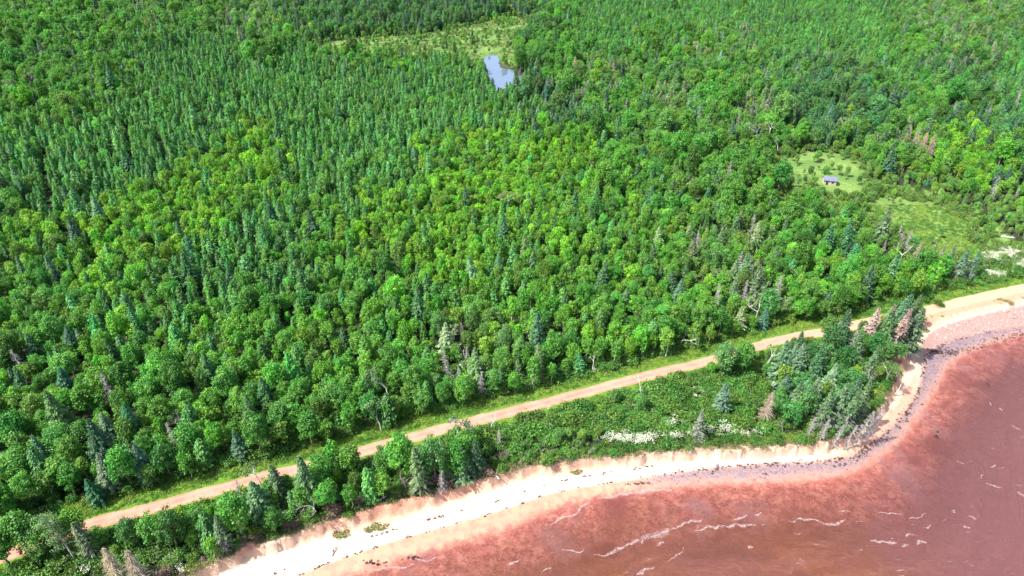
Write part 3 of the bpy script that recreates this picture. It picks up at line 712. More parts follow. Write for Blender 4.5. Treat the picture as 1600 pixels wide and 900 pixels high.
for (plural, tw, where, cw), L in byl.items():
    L.sort(key=lambda T: T['px']); desc = KN[L[0]['k']][1]
    for i, T in enumerate(L):
        tws = '' if T['k'] == 4 else tw + ' '
        if len(L) == 1: T['label'] = '%s%s %s, %s' % (tws, desc, where, cw)
        elif i == 0: T['label'] = 'leftmost of the %s%s %s, %s' % (tws, plural, where, cw)
        elif i == len(L) - 1: T['label'] = 'rightmost of the %s%s %s, %s' % (tws, plural, where, cw)
        elif i < len(ORD): T['label'] = '%s from left of %s%s %s, %s' % (ORD[i], tws, plural, where, cw)
        else: T['label'] = '%s from right of %s%s %s, %s' % (ORD[min(len(L) - 1 - i, len(ORD) - 1)], tws, plural, where, cw)
        T['group'] = '%s%s %s' % (tws, plural, where)
        if len(T['label'].split()) > 16: T['label'] = T['label'].replace('just left of middle', 'near middle').replace(' of ', ' among ', 1) if 'from' in T['label'] else T['label']
        if len(T['label'].split()) > 16: T['label'] = T['label'].replace(' from left among', ' among').replace('at the forest edge', 'at forest edge')
PK = {0: 'birch_tree', 1: 'maple_tree', 2: 'spruce_tree', 3: 'larch_tree', 4: 'dead_tree', 5: 'open_birch'}
zi = hz(np.array([[T['x'], T['y']] for T in indiv])) if indiv else []
for T, z in zip(indiv, zi):
    sz = T['s'] * random.uniform(.82, 1.22)
    place(PK[T['k']], random.randrange(9), KN[T['k']][0], T['x'], T['y'], float(z), (T['s'], T['s'], sz), random.random() * 6.28, T['t'], T['label'], 'tree', T['group'], (random.gauss(0, .05), random.gauss(0, .05)))
LABS = {0: 'dense stand of young yellow-green and green birches filling the far forest', 1: 'mass of rounded broadleaf crowns filling the far forest', 2: 'scattered dark and grey-green spruces of the far forest', 3: 'dense blue-green conifer plantation in the upper left forest', 4: 'bare grey dead trees scattered in the far forest', 5: 'open birches in the far forest'}
for k in range(6):
    L = [T for T in rest if T['k'] == k]
    if not L: continue
    n = len(L); P = np.array([[T['x'], T['y']] for T in L]); z = land(P[:, 0], P[:, 1]) - .1; s = np.array([T['s'] for T in L])
    scatter({5: 'open_birch_forest'}.get(k, STUFF[k]), protocol(PK[k]), np.column_stack([P, z]), np.column_stack([rng.normal(size=(n, 2)) * .05, rng.random(n) * 6.28]), np.column_stack([s, s, s * rng.uniform(.82, 1.22, n)]),
            np.array([T['t'] for T in L]), rng.integers(0, 20, n) % len(PROTO[PK[k]]), kind='stuff', label=LABS[k])

# ---------------------------------------------------------------- ground vegetation
def tuft(seed, h, r, n, size):
    rs = np.random.default_rng(seed); mb = MB(); a = rs.random(n) * 6.28; q = r * np.sqrt(rs.random(n))
    C = np.column_stack([np.cos(a) * q, np.sin(a) * q, h * (.2 + .7 * rs.random(n)) * (1 - .4 * q / r)]); Nn = np.column_stack([np.cos(a), np.sin(a), .6 + rs.random(n)]) + rs.normal(size=(n, 3)) * .5
    mb.leaves(C, Nn, size * (.6 + .8 * rs.random(n)), .4, None, 0, rs, T=np.tile([0, 0, 1.], (n, 1)) + rs.normal(size=(n, 3)) * .5); return mb
gc = bpy.data.collections.new('source_grass')
for s in range(4): gc.objects.link(bpy.data.objects.new('grass_source_%d' % s, tuft(s, .55, .75, 60, .14).mesh('grass_tuft', [M_GRASS])))
sc_col = protocol('shrub')
def cand(n, x0, x1, y0, y1):
    P = np.column_stack([rng.uniform(x0, x1, n), rng.uniform(y0, y1, n)]); return P
P = cand(170000, -130, 240, 82, 260)
d_r = segdist(P, ROAD); d_t = height(P)[7] ; g = glade_sd(P); nn = fbm(P[:, 0] / 4, P[:, 1] / 4, 2)
d_te = d_t - .5 + (fbm(P[:, 0] / 2.2, P[:, 1] / 2.2, 4) * 1.5 + fbm(P[:, 0] / 8, P[:, 1] / 8, 2) * .9)
nor = inside(P, np.vstack([ROAD, [[1500, 3000], [-1500, 3000]]]))
m = (d_te < -.2) & (d_r > 2.2 + .4 * nn) & ((d_r < 9) | (d_te > -4) | (g > -1)) & (rng.random(len(P)) < np.where(d_r < 9, .8, .55))
Pg = P[m]; ng_ = len(Pg); zg = hz(Pg); s = rng.uniform(.6, 1.25, ng_) * np.where(d_r[m] < 3.2, .6, 1)
tn = np.where((vnoise(Pg[:, 0] / 5, Pg[:, 1] / 5) + rng.normal(size=ng_) * .4 > .1)[:, None], [[.15, .24, .03]], [[.065, .165, .018]]) * rng.uniform(.75, 1.25, (ng_, 1))
edge = (d_te[m] > -1.6) & (d_r[m] > 4)
tn = tn * 1.2; tn = np.where(edge[:, None], np.array([[.2, .2, .075]]) * rng.uniform(.7, 1.2, (ng_, 1)), tn)
scatter('roadside_grass', gc, np.column_stack([Pg, zg - .05]), np.column_stack([np.zeros((ng_, 2)), rng.random(ng_) * 6.28]), np.column_stack([s, s, s]), tn, rng.integers(0, 4, ng_), kind='stuff', label='bright green grass and weeds along the road verge, bluff edge and clearings')
# far clearings get sparser tall grass
P = np.vstack([cand(9000, *(BOG[:, 0].min(), BOG[:, 0].max(), BOG[:, 1].min(), BOG[:, 1].max())), cand(2500, *(BOG2[:, 0].min(), BOG2[:, 0].max(), BOG2[:, 1].min(), BOG2[:, 1].max()))])
m = (glade_sd(P) > -1) & (pond_sd(P) < 1) & (vnoise(P[:, 0] / 9, P[:, 1] / 9) + rng.normal(size=len(P)) * .4 > .05); Pg = P[m]; ng_ = len(Pg); s = rng.uniform(1, 2.2, ng_)
scatter('marsh_grass', gc, np.column_stack([Pg, hz(Pg) - .05]), np.column_stack([np.zeros((ng_, 2)), rng.random(ng_) * 6.28]), np.column_stack([s, s, s * .7]), np.array([.19, .25, .07]) * rng.uniform(.6, 1.2, (ng_, 1)), rng.integers(0, 4, ng_), kind='stuff', label='pale green marsh grass round the pond and in the far clearing')
# undergrowth shrubs: between road and bluff, forest edge, clearings rim
P = cand(46000, -130, 240, 82, 330)
d_r = segdist(P, ROAD); d_t = height(P)[7]; g = glade_sd(P); nn = fbm(P[:, 0] / 6, P[:, 1] / 6, 3); nor = inside(P, np.vstack([ROAD, [[1500, 3000], [-1500, 3000]]]))
qx, qy = project(P[:, 0], P[:, 1], land(P[:, 0], P[:, 1])); d_t = d_t - .5
m = (d_t + (fbm(P[:, 0] / 2.2, P[:, 1] / 2.2, 4) * 1.5 + fbm(P[:, 0] / 8, P[:, 1] / 8, 2) * .9) < -.7) & (((~nor) & (d_r > 4.2 + 1.2 * nn) & (qx < 1425)) | (nor & (d_r > 6.5 + nn) & (d_r < 24)) | (nor & (g > -9) & (g < 1.5 + 5 * nn) & (rng.random(len(P)) < .5))) & (rng.random(len(P)) < .85)
Ps = P[m]; n_ = len(Ps); zs = hz(Ps); s = np.clip(rng.normal(.95, .3, n_), .4, 1.9) * np.where(d_t[m] > -5, .7, 1)
ts = np.array([.075, .215, .03]) * rng.uniform(.7, 1.35, (n_, 1)) * np.array([[1, 1, 1]]) ; ts[:, 0] *= rng.uniform(.8, 1.6, n_); rim = (d_t[m] > -4.5) & (rng.random(n_) < .45) & (qx[m] < 820); ts[rim] = np.array([.24, .17, .13]) * rng.uniform(.6, 1.3, (int(rim.sum()), 1))
gsh = (g[m] > -12) & (d_r[m] > 15); ts[gsh] = np.array([.14, .25, .045]) * rng.uniform(.7, 1.2, (int(gsh.sum()), 1)); bare = (d_t[m] > -7) & (rng.random(n_) < .3) & (qx[m] < 1000)
scatter('undergrowth', sc_col, np.column_stack([Ps, zs - .1])[~bare], np.column_stack([np.zeros((n_, 2)), rng.random(n_) * 6.28])[~bare], np.column_stack([s, s, s * rng.uniform(.8, 1.3, n_)])[~bare], ts[~bare], rng.integers(0, 4, n_)[~bare], kind='stuff', label='dense low green undergrowth between the dirt road and the bluff')
Pb = Ps[bare][:58]; Zb = zs[bare][:58]
order = np.argsort(Pb[:, 0])
for j, i in enumerate(order):
    qx1, qy1 = project(Pb[i, 0], Pb[i, 1], Zb[i])
    place('bare_shrub', j, 'bare_shrub', Pb[i, 0], Pb[i, 1], Zb[i] - .1, random.uniform(.6, 1.0), random.random() * 6.28, (1, 1, 1), '%s from left of the leafless grey shrubs on the bluff rim' % (ORD + ['%s after the twentieth' % o for o in ORD] + ['%s after the fortieth' % o for o in ORD])[j], 'shrub', 'leafless shrubs along the bluff rim')
# white flowers
def blossom(seed):
    rs = np.random.default_rng(seed); mb = MB(); n = 26; C = np.column_stack([rs.normal(size=(n, 2)) * .45, .9 + .25 * rs.random(n)])
    mb.leaves(C, np.tile([0, 0, 1.], (n, 1)) + rs.normal(size=(n, 3)) * .35, .1, .9, None, 0, rs); return mb
fc = bpy.data.collections.new('source_flowers')
for s in range(3): fc.objects.link(bpy.data.objects.new('flower_source_%d' % s, blossom(s).mesh('flower_heads', [M_GRASS])))
FL = [(955,692,8,3,30),(980,690,16,5,90),(1000,694,12,4,60),(1015,690,12,5,60),(1050,687,20,3,50),(1046,665,6,6,26),(1112,680,10,4,26),(1135,678,9,6,40),(1160,682,10,4,20),(1180,682,12,4,14),(1085,612,5,2,6),(1092,619,5,2,6),(900,650,60,20,12),(1060,640,60,20,16),(1180,640,50,25,10),(1575,404,22,5,1300),(1555,412,12,6,700),(1592,415,12,5,700),(1552,433,9,3,260),(1520,415,10,9,30),(290,897,10,4,14),(130,898,12,4,12)]
Pf = np.vstack([unland(rng.normal(a, c * .75, int(n * .32)), rng.normal(b, d * .75, int(n * .32))) for a, b, c, d, n in FL]); n_ = len(Pf)
zf = hz(Pf); s = rng.uniform(.7, 1.3, n_)
kf = sdist(Pf, TOP) < -.5; Pf, zf, s = Pf[kf], zf[kf], s[kf]; n_ = len(Pf)
scatter('white_wildflowers', fc, np.column_stack([Pf, zf + .5 + .5 * rng.random(n_)]), np.column_stack([np.zeros((n_, 2)), rng.random(n_) * 6.28]), np.column_stack([s, s, s]), np.array([.60, .63, .48]) * rng.uniform(.6, 1.2, (n_, 1)), rng.integers(0, 3, n_), kind='stuff', label='white flower heads along the bluff edge and beside the beach road')

# ---------------------------------------------------------------- trees placed one by one (base pixel in the photo, height factor)
GS = (.055, .105, .042); BS = (.065, .125, .075); DS = (.036, .08, .032); GR = (.10, .12, .075); TAN = (.40, .31, .24); PINK = (.40, .30, .25); MG = (.05, .15, .02); YG = (.11, .2, .02)
HERO = [ # kind, bx, by, scale, tint, lean, name, label
('tall_birch',119,876,1.0,(.085,.155,.05),(0,-.04),'birch_tree','tall birch with a long straight white trunk at the bottom left, crown over the road'),
('open_birch',103,866,1.0,(.1,.17,.06),(.1,-.25),'birch_tree','birch forking low into two white stems left of the straight white trunk'),
('coast_spruce',151,874,.95,(.09,.13,.06),(0,-.1),'spruce_tree','thin pale green spruce just right of the white birches at the bottom left'),
('dead_spruce',188,912,1.15,(.42,.36,.24),(0,0),'dead_spruce','tan needled dying spruce at the bottom left, left one of the close pair'),
('dead_spruce',224,918,1.15,(.36,.3,.22),(0,0),'dead_spruce','grey-brown dying spruce at the bottom left, right one of the close pair'),
('maple_tree',50,868,1.5,MG,(0,0),'maple_tree','bright broadleaf tree covering the road at the far bottom left'),
('maple_tree',76,872,1.1,(.07,.17,.03),(0,0),'maple_tree','light green broadleaf tree between the far left crown and the white birches'),
('maple_tree',12,886,1.4,MG,(0,0),'maple_tree','broadleaf tree at the left border below the road'),
('birch_tree',294,832,1.1,YG,(0,0),'birch_tree','yellow-green birch whose tip stands out against the red road, lower left'),
('maple_tree',318,842,1.05,MG,(0,0),'maple_tree','vivid green broadleaf tree right of the yellow-green birch below the road'),
('coast_spruce',352,862,.95,(.07,.12,.05),(0,.05),'spruce_tree','light grey-green spruce beside the lower left end of the beach bluff'),
('birch_tree',388,795,.95,YG,(0,0),'birch_tree','yellow-green birch hiding the road left of the first short red gap'),
('birch_tree',374,800,.9,(.09,.17,.03),(0,0),'birch_tree','green birch hiding the road just left of its yellow-green neighbour'),
('spruce_tree',441,782,1.05,GS,(0,-.05),'spruce_tree','dark green spruce between the two short red road gaps'),
('coast_spruce',485,792,1.3,(.07,.135,.05),(0,0),'spruce_tree','tall narrow light spruce right of the second short red road gap'),
('maple_tree',510,745,.95,MG,(0,0),'maple_tree','broadleaf tree hiding the road, leftmost of three right of the tall narrow spruce'),
('maple_tree',532,742,.85,(.06,.16,.03),(0,0),'maple_tree','broadleaf tree hiding the road, middle of three right of the tall narrow spruce'),
('maple_tree',553,738,.9,DS,(0,0),'maple_tree','dark broadleaf tree at the left end of the long open stretch of road'),
('birch_tree',522,785,1.0,YG,(0,0),'birch_tree','yellow-green birch on the bluff side, below the three trees hiding the road'),
('open_birch',489,808,.9,MG,(0,0),'birch_tree','birch with a bare white lower trunk beside the bluff grass'),
('coast_spruce',658,768,1.15,(.075,.13,.045),(0,-.04),'spruce_tree','tall narrow spruce left of the dead grey trunks on the bluff rim'),
('maple_tree',602,742,1.0,MG,(0,0),'maple_tree','rounded broadleaf tree just below the long road stretch, left part'),
('birch_tree',630,715,.9,MG,(0,0),'birch_tree','small birch against the lower road edge left of the bare white snag'),
('dead_tree',642,722,1.0,GR,(0,-.1),'dead_tree','bare whitish snag poking up against the road in the centre left'),
('open_birch',706,712,1.25,(.085,.14,.07),(0,0),'aspen_tree','pale grey-green aspen standing in front of the road in the centre left'),
('spruce_tree',702,745,.9,GS,(0,0),'spruce_tree','spruce under the pale aspen, leftmost of the dark spruce clump'),
('spruce_tree',722,748,1.0,(.06,.125,.05),(0,0),'spruce_tree','spruce in the middle of the clump below the pale aspen'),
('spruce_tree',743,738,.9,DS,(0,0),'spruce_tree','darkest spruce, right end of the clump below the pale aspen'),
('dead_tree',690,768,.85,GR,(0,.05),'dead_tree','bare pinkish grey dead trunk on the bluff rim below the spruce clump'),
('dead_tree',780,700,.7,GR,(0,0),'dead_tree','pale bare sapling leaning by the road at the picture centre'),
('bare_birch',770,672,.65,GR,(0,0),'bare_birch','thin whitish leafless birch in front of the road at the picture centre'),
('bare_shrub',820,668,1.1,GR,(0,0),'bare_shrub','leafless grey shrub overlapping the lower road edge right of centre'),
('bare_birch',1003,612,.75,GR,(0,-.45),'bare_birch','white leafless broken birch leaning across the road'),
('maple_tree',1000,645,.75,(.06,.16,.03),(0,0),'maple_tree','light green broadleaf tree under the leaning white birch'),
('maple_tree',960,632,.62,(.06,.15,.03),(0,0),'maple_tree','small broadleaf tree at the lower road edge left of the leaning white birch'),
('coast_spruce',1089,688,.82,(.10,.13,.085),(0,0),'spruce_tree','thin grey-green spruce with bare lower boughs beside the white flowers'),
('spruce_tree',1125,646,1.02,BS,(0,0),'spruce_tree','broad blue-green spruce standing alone in the scrub below the road'),
('dead_spruce',1190,662,1.05,TAN,(0,.08),'dead_spruce','pinkish tan dead spruce standing right of the broad blue-green spruce'),
('bare_shrub',1222,676,1.25,GR,(0,0),'bare_shrub','pinkish grey leafless shrub at the foot of the spruce stand'),
('maple_tree',1128,588,1.3,(.07,.17,.045),(0,0),'maple_tree','soft light green broadleaf tree hiding the road, left of a pair'),
('maple_tree',1158,586,1.3,MG,(0,0),'maple_tree','green broadleaf tree hiding the road, right of a pair'),
('maple_tree',1195,592,.62,MG,(0,0),'maple_tree','green broadleaf tree below the road gap, left of the spruce stand'),
('maple_tree',1222,575,.5,(.055,.15,.03),(0,0),'maple_tree','broadleaf tree just below the road, left of the dark roadside spruces'),
('birch_tree',1215,640,1.0,MG,(0,0),'birch_tree','green birch squeezed between the tan dead spruce and the spruce stand'),
('spruce_tree',1235,650,1.12,GS,(0,.05),'spruce_tree','spruce at the left end of the stand on the point'),
('spruce_tree',1258,648,1.08,GS,(0,.05),'spruce_tree','second spruce from the left in the stand on the point'),
('coast_spruce',1278,672,1.15,GS,(0,.05),'spruce_tree','bare-stemmed spruce, third from the left in the stand on the point'),
('coast_spruce',1298,668,1.2,(.065,.12,.055),(0,.05),'spruce_tree','bare-stemmed spruce in the middle of the stand on the point'),
('coast_spruce',1314,676,1.15,GS,(0,.08),'spruce_tree','bare-stemmed spruce at the bluff rim, right of the stand middle'),
('coast_spruce',1330,662,1.15,(.07,.12,.05),(0,.08),'spruce_tree','bare-stemmed spruce second from the right in the stand on the point'),
('dead_tree',1336,684,1.25,GR,(0,.2),'dead_tree','white leaning dead trunk on the point, left of two'),
('dead_tree',1350,678,1.15,GR,(0,.22),'dead_tree','white leaning dead trunk at the outer tip of the point'),
('dead_tree',1262,682,.75,GR,(0,.08),'dead_tree','bare grey trunk at the foot of the point stand, leftmost of four'),
('dead_tree',1281,688,.8,GR,(0,.1),'dead_tree','bare grey trunk at the foot of the point stand, second of four'),
('dead_tree',1303,690,.85,GR,(0,.12),'dead_tree','bare grey trunk at the foot of the point stand, third of four'),
('dead_tree',1322,690,.85,GR,(0,.15),'dead_tree','bare grey trunk at the foot of the point stand, rightmost of four'),
('spruce_tree',1246,548,.7,DS,(0,0),'spruce_tree','dark spruce against the lower road edge, left of two near the point'),
('spruce_tree',1232,556,.5,DS,(0,0),'spruce_tree','small dark spruce in front of the road near the point'),
('spruce_tree',1306,552,1.4,DS,(0,0),'spruce_tree','tall dark spruce whose top ends the red road near the point'),
('spruce_tree',1284,560,.85,GS,(0,0),'spruce_tree','dark spruce just left of the tallest one by the road end'),
('spruce_tree',1330,570,1.1,GS,(0,0),'spruce_tree','spruce right below the tallest one by the road end'),
('maple_tree',1290,605,1.0,(.055,.15,.03),(0,0),'maple_tree','green broadleaf tree in the middle of the point woods'),
('maple_tree',1330,610,.95,YG,(0,0),'maple_tree','yellow-green broadleaf tree among the spruces of the point'),
('coast_spruce',1350,600,1.1,GS,(0,.05),'spruce_tree','spruce with grey lower boughs above the bright grass of the point'),
('coast_spruce',1345,548,1.25,PINK,(0,.08),'dead_spruce','pinkish topped dying spruce, left of three above the point'),
('coast_spruce',1368,546,1.3,(.2,.19,.14),(0,.08),'dead_spruce','grey-pink dying spruce, middle of three above the point'),
('coast_spruce',1390,552,1.3,(.3,.22,.18),(0,.1),'dead_spruce','pinkish dying spruce, right of three above the point'),
('spruce_tree',1412,548,1.3,(.06,.1,.05),(0,.1),'spruce_tree','dark ragged spruce at the sandy corner where road meets beach'),
('dead_tree',1406,545,1.4,GR,(0,.12),'dead_tree','tall grey dead trunk at the sandy corner where road meets beach'),
('maple_tree',1378,570,.95,(.055,.14,.03),(0,0),'maple_tree','green broadleaf tree under the dying spruces of the point'),
('maple_tree',1398,568,.85,(.05,.14,.03),(0,0),'maple_tree','green broadleaf tree nearest the red sand of the point'),
('open_birch',1384,598,.95,(.06,.14,.03),(0,-.1),'birch_tree','white-stemmed birch on the point, left of two leaning apart'),
('open_birch',1402,606,.9,(.06,.14,.03),(0,.12),'birch_tree','white-stemmed birch on the point, right of two leaning apart'),
('coast_spruce',1402,395,.75,(.3,.27,.25),(0,0),'dead_spruce','pale grey dead spruce at the left end of the clump by the beach road'),
('dead_tree',1396,392,1.1,GR,(0,0),'dead_tree','whitish bare dead tree at the upper left of the clump by the beach road'),
('dead_tree',1410,402,1.15,GR,(0,0),'dead_tree','grey bare dead tree leaning out of the clump by the beach road'),
('coast_spruce',1425,418,.9,(.17,.18,.1),(0,.05),'spruce_tree','olive grey spruce with bare legs, second in the clump by the beach road'),
('coast_spruce',1445,424,.95,(.12,.16,.07),(0,.05),'spruce_tree','olive green spruce with bare legs in the clump by the beach road'),
('coast_spruce',1458,428,.95,(.12,.15,.08),(0,.05),'spruce_tree','pale spruce with bare legs, middle of the clump by the beach road'),
('coast_spruce',1472,430,1.0,(.09,.13,.07),(0,.05),'spruce_tree','grey-green spruce, third from the right by the beach road'),
('coast_spruce',1492,440,1.05,BS,(0,.03),'spruce_tree','broad blue-grey spruce showing its trunk foot, second from the right by the beach road'),
('coast_spruce',1510,438,1.0,BS,(0,.05),'spruce_tree','blue-grey spruce at the right end of the clump by the beach road'),
('dead_spruce',1412,232,1.15,PINK,(0,0),'dead_spruce','pink-brown dead spruce, first of four in the upper right forest'),
('dead_spruce',1425,239,1.2,(.42,.33,.26),(0,0),'dead_spruce','pink-brown dead spruce, second of four in the upper right forest'),
('dead_spruce',1437,244,1.25,(.46,.33,.25),(0,0),'dead_spruce','pink-brown dead spruce, third of four in the upper right forest'),
('dead_spruce',1449,248,1.2,PINK,(0,0),'dead_spruce','pink-brown dead spruce, rightmost of four in the upper right forest'),
('dead_tree',832,146,.95,GR,(0,0),'dead_tree','leftmost bare grey tree on the dark right bank of the pond'),
('dead_tree',842,143,1.0,GR,(0,0),'dead_tree','second bare grey tree from the left on the pond bank'),
('dead_tree',852,140,.9,GR,(0,.1),'dead_tree','third bare grey tree from the left on the pond bank'),
('dead_tree',862,142,1.05,GR,(0,0),'dead_tree','fourth bare grey tree from the left on the pond bank'),
('dead_spruce',873,140,.8,(.3,.2,.13),(0,0),'dead_spruce','small orange-brown dead spruce right of the grey trees on the pond bank'),
('dead_tree',882,108,1.1,GR,(0,0),'dead_tree','left of three pale bare trees in the forest right of the pond'),
('dead_tree',896,106,1.2,GR,(0,0),'dead_tree','middle of three pale bare trees in the forest right of the pond'),
('dead_tree',910,108,1.1,GR,(0,0),'dead_tree','right of three pale bare trees in the forest right of the pond'),
('dead_tree',1546,315,1.2,GR,(0,0),'dead_tree','grey bare dead spruce near the right edge beyond the meadow'),
('dead_tree',1476,122,1.6,GR,(0,0),'dead_tree','wide grey dead spruce in the far right forest'),
('dead_tree',1500,118,1.5,GR,(0,0),'dead_tree','narrower grey dead spruce right of the wide one in the far right forest'),
('bare_birch',728,565,1.0,GR,(0,0),'bare_birch','whitish bare many-limbed tree in the forest above the pale aspen'),
('bare_birch',925,580,.7,GR,(0,-.1),'bare_birch','small white forked birch stems at the forest edge above the road centre'),
('open_birch',1100,530,.95,(.07,.16,.04),(0,.3),'birch_tree','white leaning birch at the forest edge left of the hidden road stretch'),
('open_birch',1060,545,.85,(.07,.15,.04),(0,.35),'birch_tree','white leaning birch at the forest edge above the open road'),
('open_birch',595,672,.95,(.085,.18,.05),(0,0),'birch_tree','light green rounded birch at the forest edge above the long road stretch'),
]
HX = np.array([[h[1], h[2]] for h in HERO], float); HP = unland(HX[:, 0], HX[:, 1]); HZ = hz(HP)
for i, (kd, bx, by, s, tn_, ln, nm, lb) in enumerate(HERO):
    cat = 'shrub' if 'shrub' in nm else 'tree'
    place(kd, i, nm, HP[i, 0], HP[i, 1], HZ[i] - .15, s, random.random() * 6.28 if ln == (0, 0) else 0, np.array(tn_) * (1.7 if tn_[0] < .2 else 1.1), lb, cat, None, ln)

# ---------------------------------------------------------------- shed in the clearing
def build_shed(px, py):
    P = unland(np.array([px], float), np.array([py], float))[0]; z = float(hz(P[None])[0])
    e = bpy.data.objects.new('shed', None); COL.objects.link(e); e.location = (P[0], P[1], z); e.rotation_euler = (0, 0, R(-14))
    e['label'] = 'small shed with a dark blue-grey pitched roof in the right hand clearing'; e['category'] = 'shed'
    t = NT('shed_boards'); n = t.noise(3, 4, .6, t.scaled(t.n('ShaderNodeTexCoord').outputs['Object'], (8, 8, .6))); t.principled(t.mix(n, (.32, .27, .2), (.5, .44, .35)), .9, .1); MW = t.m
    t = NT('shed_roof_sheet'); n = t.noise(2, 4, .6, t.n('ShaderNodeTexCoord').outputs['Object']); t.principled(t.mix(t.ss(.35, .7, n), (.10, .11, .16), (.17, .18, .25)), .6, .3); MR = t.m
    t = NT('shed_window_glass'); t.principled((.03, .035, .04), .1, .6); MG_ = t.m
    wl_, wd_, hh = 5.2, 3.6, 2.2
    def part(nm, fn, mat, par=e):
        mb = MB(); fn(mb); return link(nm, mb.mesh(nm, [mat]), par)
    part('wall', lambda m: m.box((0, -wd_ / 2, hh / 2), (wl_, .12, hh)), MW); part('wall', lambda m: m.box((0, wd_ / 2, hh / 2), (wl_, .12, hh)), MW)
    for sx_ in (-1, 1):
        def gable(m, sx_=sx_):
            x0, x1 = sx_ * (wl_ / 2 - .12), sx_ * (wl_ / 2 - .003)
            pr = [(-wd_ / 2 + .06, 0), (wd_ / 2 - .06, 0), (wd_ / 2 - .06, hh), (0, hh + 1.1), (-wd_ / 2 + .06, hh)]
            V = [(x0, a, b) for a, b in pr] + [(x1, a, b) for a, b in pr]
            m.add(V, [(0, 1, 2, 4), (5, 6, 7, 9), (2, 3, 4, 4), (7, 8, 9, 9)][:2] + [(0, 1, 6, 5), (1, 2, 7, 6), (2, 3, 8, 7), (3, 4, 9, 8), (4, 0, 5, 9)])
            m.add([(x1, wd_ / 2 - .06, hh), (x1, 0, hh + 1.1), (x1, -wd_ / 2 + .06, hh), (x1, 0, hh)], [(0, 1, 2, 3)])
        part('gable_wall', gable, MW)
    rf = None
    for sy in (-1, 1):
        def slab(m, sy=sy):
            a = np.array([[x, y, zz] for x in (-wl_ / 2 - .35, wl_ / 2 + .35) for (y, zz) in ((0, hh + 1.2), (sy * (wd_ / 2 + .4), hh - .08), (sy * (wd_ / 2 + .4), hh + .02), (0, hh + 1.3))])
            m.add(a, [(0, 1, 2, 3), (4, 5, 6, 7), (0, 1, 5, 4), (1, 2, 6, 5), (2, 3, 7, 6), (3, 0, 4, 7)])
        r = part('roof_slope', slab, MR)
    door = part('door', lambda m: m.box((-1.2, -wd_ / 2 - .08, 1.0), (.9, .05, 1.95)), MG_)
    wn_ = part('window', lambda m: m.box((1.1, -wd_ / 2 - .075, 1.3), (.9, .04, .8)), MG_)
    part('window_frame', lambda m: (m.box((1.1, -wd_ / 2 - .1, 1.74), (1.06, .05, .08)), m.box((1.1, -wd_ / 2 - .1, .86), (1.06, .05, .08))), MW, wn_)
build_shed(1295, 287)

# ---------------------------------------------------------------- beach details
t = NT('shore_stone'); c = t.attr('tint', 'INSTANCER').outputs['Color']; n = t.noise(4, 4, .6, t.n('ShaderNodeTexCoord').outputs['Object'])
t.principled(t.mix(t.math('MULTIPLY', n, .5), c, (.25, .15, .13)), .8, .3, n, .4, .05); M_STONE = t.m
t = NT('dark_seaweed'); n = t.noise(5, 3, .6, t.pos()); t.principled(t.mix(n, (.035, .018, .015), (.09, .05, .045)), .7, .3); M_WEED = t.m
def rock(seed, mat, flat=.6):
    rs = np.random.default_rng(seed); mb = MB(); ns, nr = 7, 4; V = []; 
    for i in range(nr + 1):
        th = math.pi * (i + .001) / (nr + .002)
        for j in range(ns):
            a = 2 * math.pi * j / ns + i * .3; r = .5 * (.8 + .35 * rs.random()); V.append((math.sin(th) * math.cos(a) * r, math.sin(th) * math.sin(a) * r, math.cos(th) * r * flat))
    mb.add(V, [(i * ns + j, (i + 1) * ns + j, (i + 1) * ns + (j + 1) % ns, i * ns + (j + 1) % ns) for i in range(nr) for j in range(ns)]); return mb
stc = bpy.data.collections.new('source_stones')
for s in range(4): stc.objects.link(bpy.data.objects.new('stone_source_%d' % s, rock(s, M_STONE).mesh('stone', [M_STONE])))
P = cand(120000, 5, 215, 105, 200)
dd1, dw1, db1 = sdist(P, DRY), sdist(P, WET), sdist(P, BASE)
qx, qy = project(P[:, 0], P[:, 1], .5); nn = fbm(P[:, 0] / 3, P[:, 1] / 3, 3)
m1 = (dd1 > -.6) & (dw1 < -.8 + 2.5 * nn) & (P[:, 0] > 22 + 6 * nn) & (rng.random(len(P)) < .4)
m2 = (qx > 1455) & (db1 > -.8) & (dw1 < 0) & (rng.random(len(P)) < .95)
m = m1 | m2; Pc = P[m]; n_ = len(Pc); s = np.exp(rng.normal(-1.45, .45, n_)); white = m2[m] & (dd1[m] < 0)
tc = np.where(white[:, None], np.array([[.40, .33, .32]]), np.array([[.19, .145, .17]])) * rng.uniform(.55, 1.3, (n_, 1)); dk = rng.random(n_) < .12; tc[dk] *= .35
scatter('shingle', stc, np.column_stack([Pc, hz(Pc) + .02]), rng.random((n_, 3)) * [.4, .4, 6.28], np.column_stack([s, s * .8, s * .8]), tc, rng.integers(0, 4, n_), kind='stuff', label='mauve and pale shingle along the water edge of the point and the right beach')
# seaweed wrack
wd_c = bpy.data.collections.new('source_seaweed')
for s in range(3):
    mb = tuft(70 + s, .18, .5, 40, .16); wd_c.objects.link(bpy.data.objects.new('seaweed_source_%d' % s, mb.mesh('seaweed', [M_WEED])))
pts = []
def along(line, d0, spread, keep, xr, ns, seed):
    C = resample(line, .35); C = C[(C[:, 0] > xr[0]) & (C[:, 0] < xr[1])]; k = vnoise(C[:, 0] / ns + seed, C[:, 1] / ns) > keep; C = C[k]
    T = np.gradient(C, axis=0); T /= np.linalg.norm(T, axis=1)[:, None] + 1e-9; Nn = np.stack([T[:, 1], -T[:, 0]], 1)
    return C + Nn * (d0 + rng.normal(size=(len(C), 1)) * spread)
pts += [along(DRY, -2.6, .15, .35, (-70, 40), 2.6, 1), along(DRY, -.1, .12, .15, (-70, 140), 1.3, 5), along(DRY, .3, .25, .0, (50, 150), 2, 9), along(DRY, .8, .35, -.3, (84, 104), 3, 12), along(DRY, 1.0, .7, .0, (40, 110), 2, 15)]
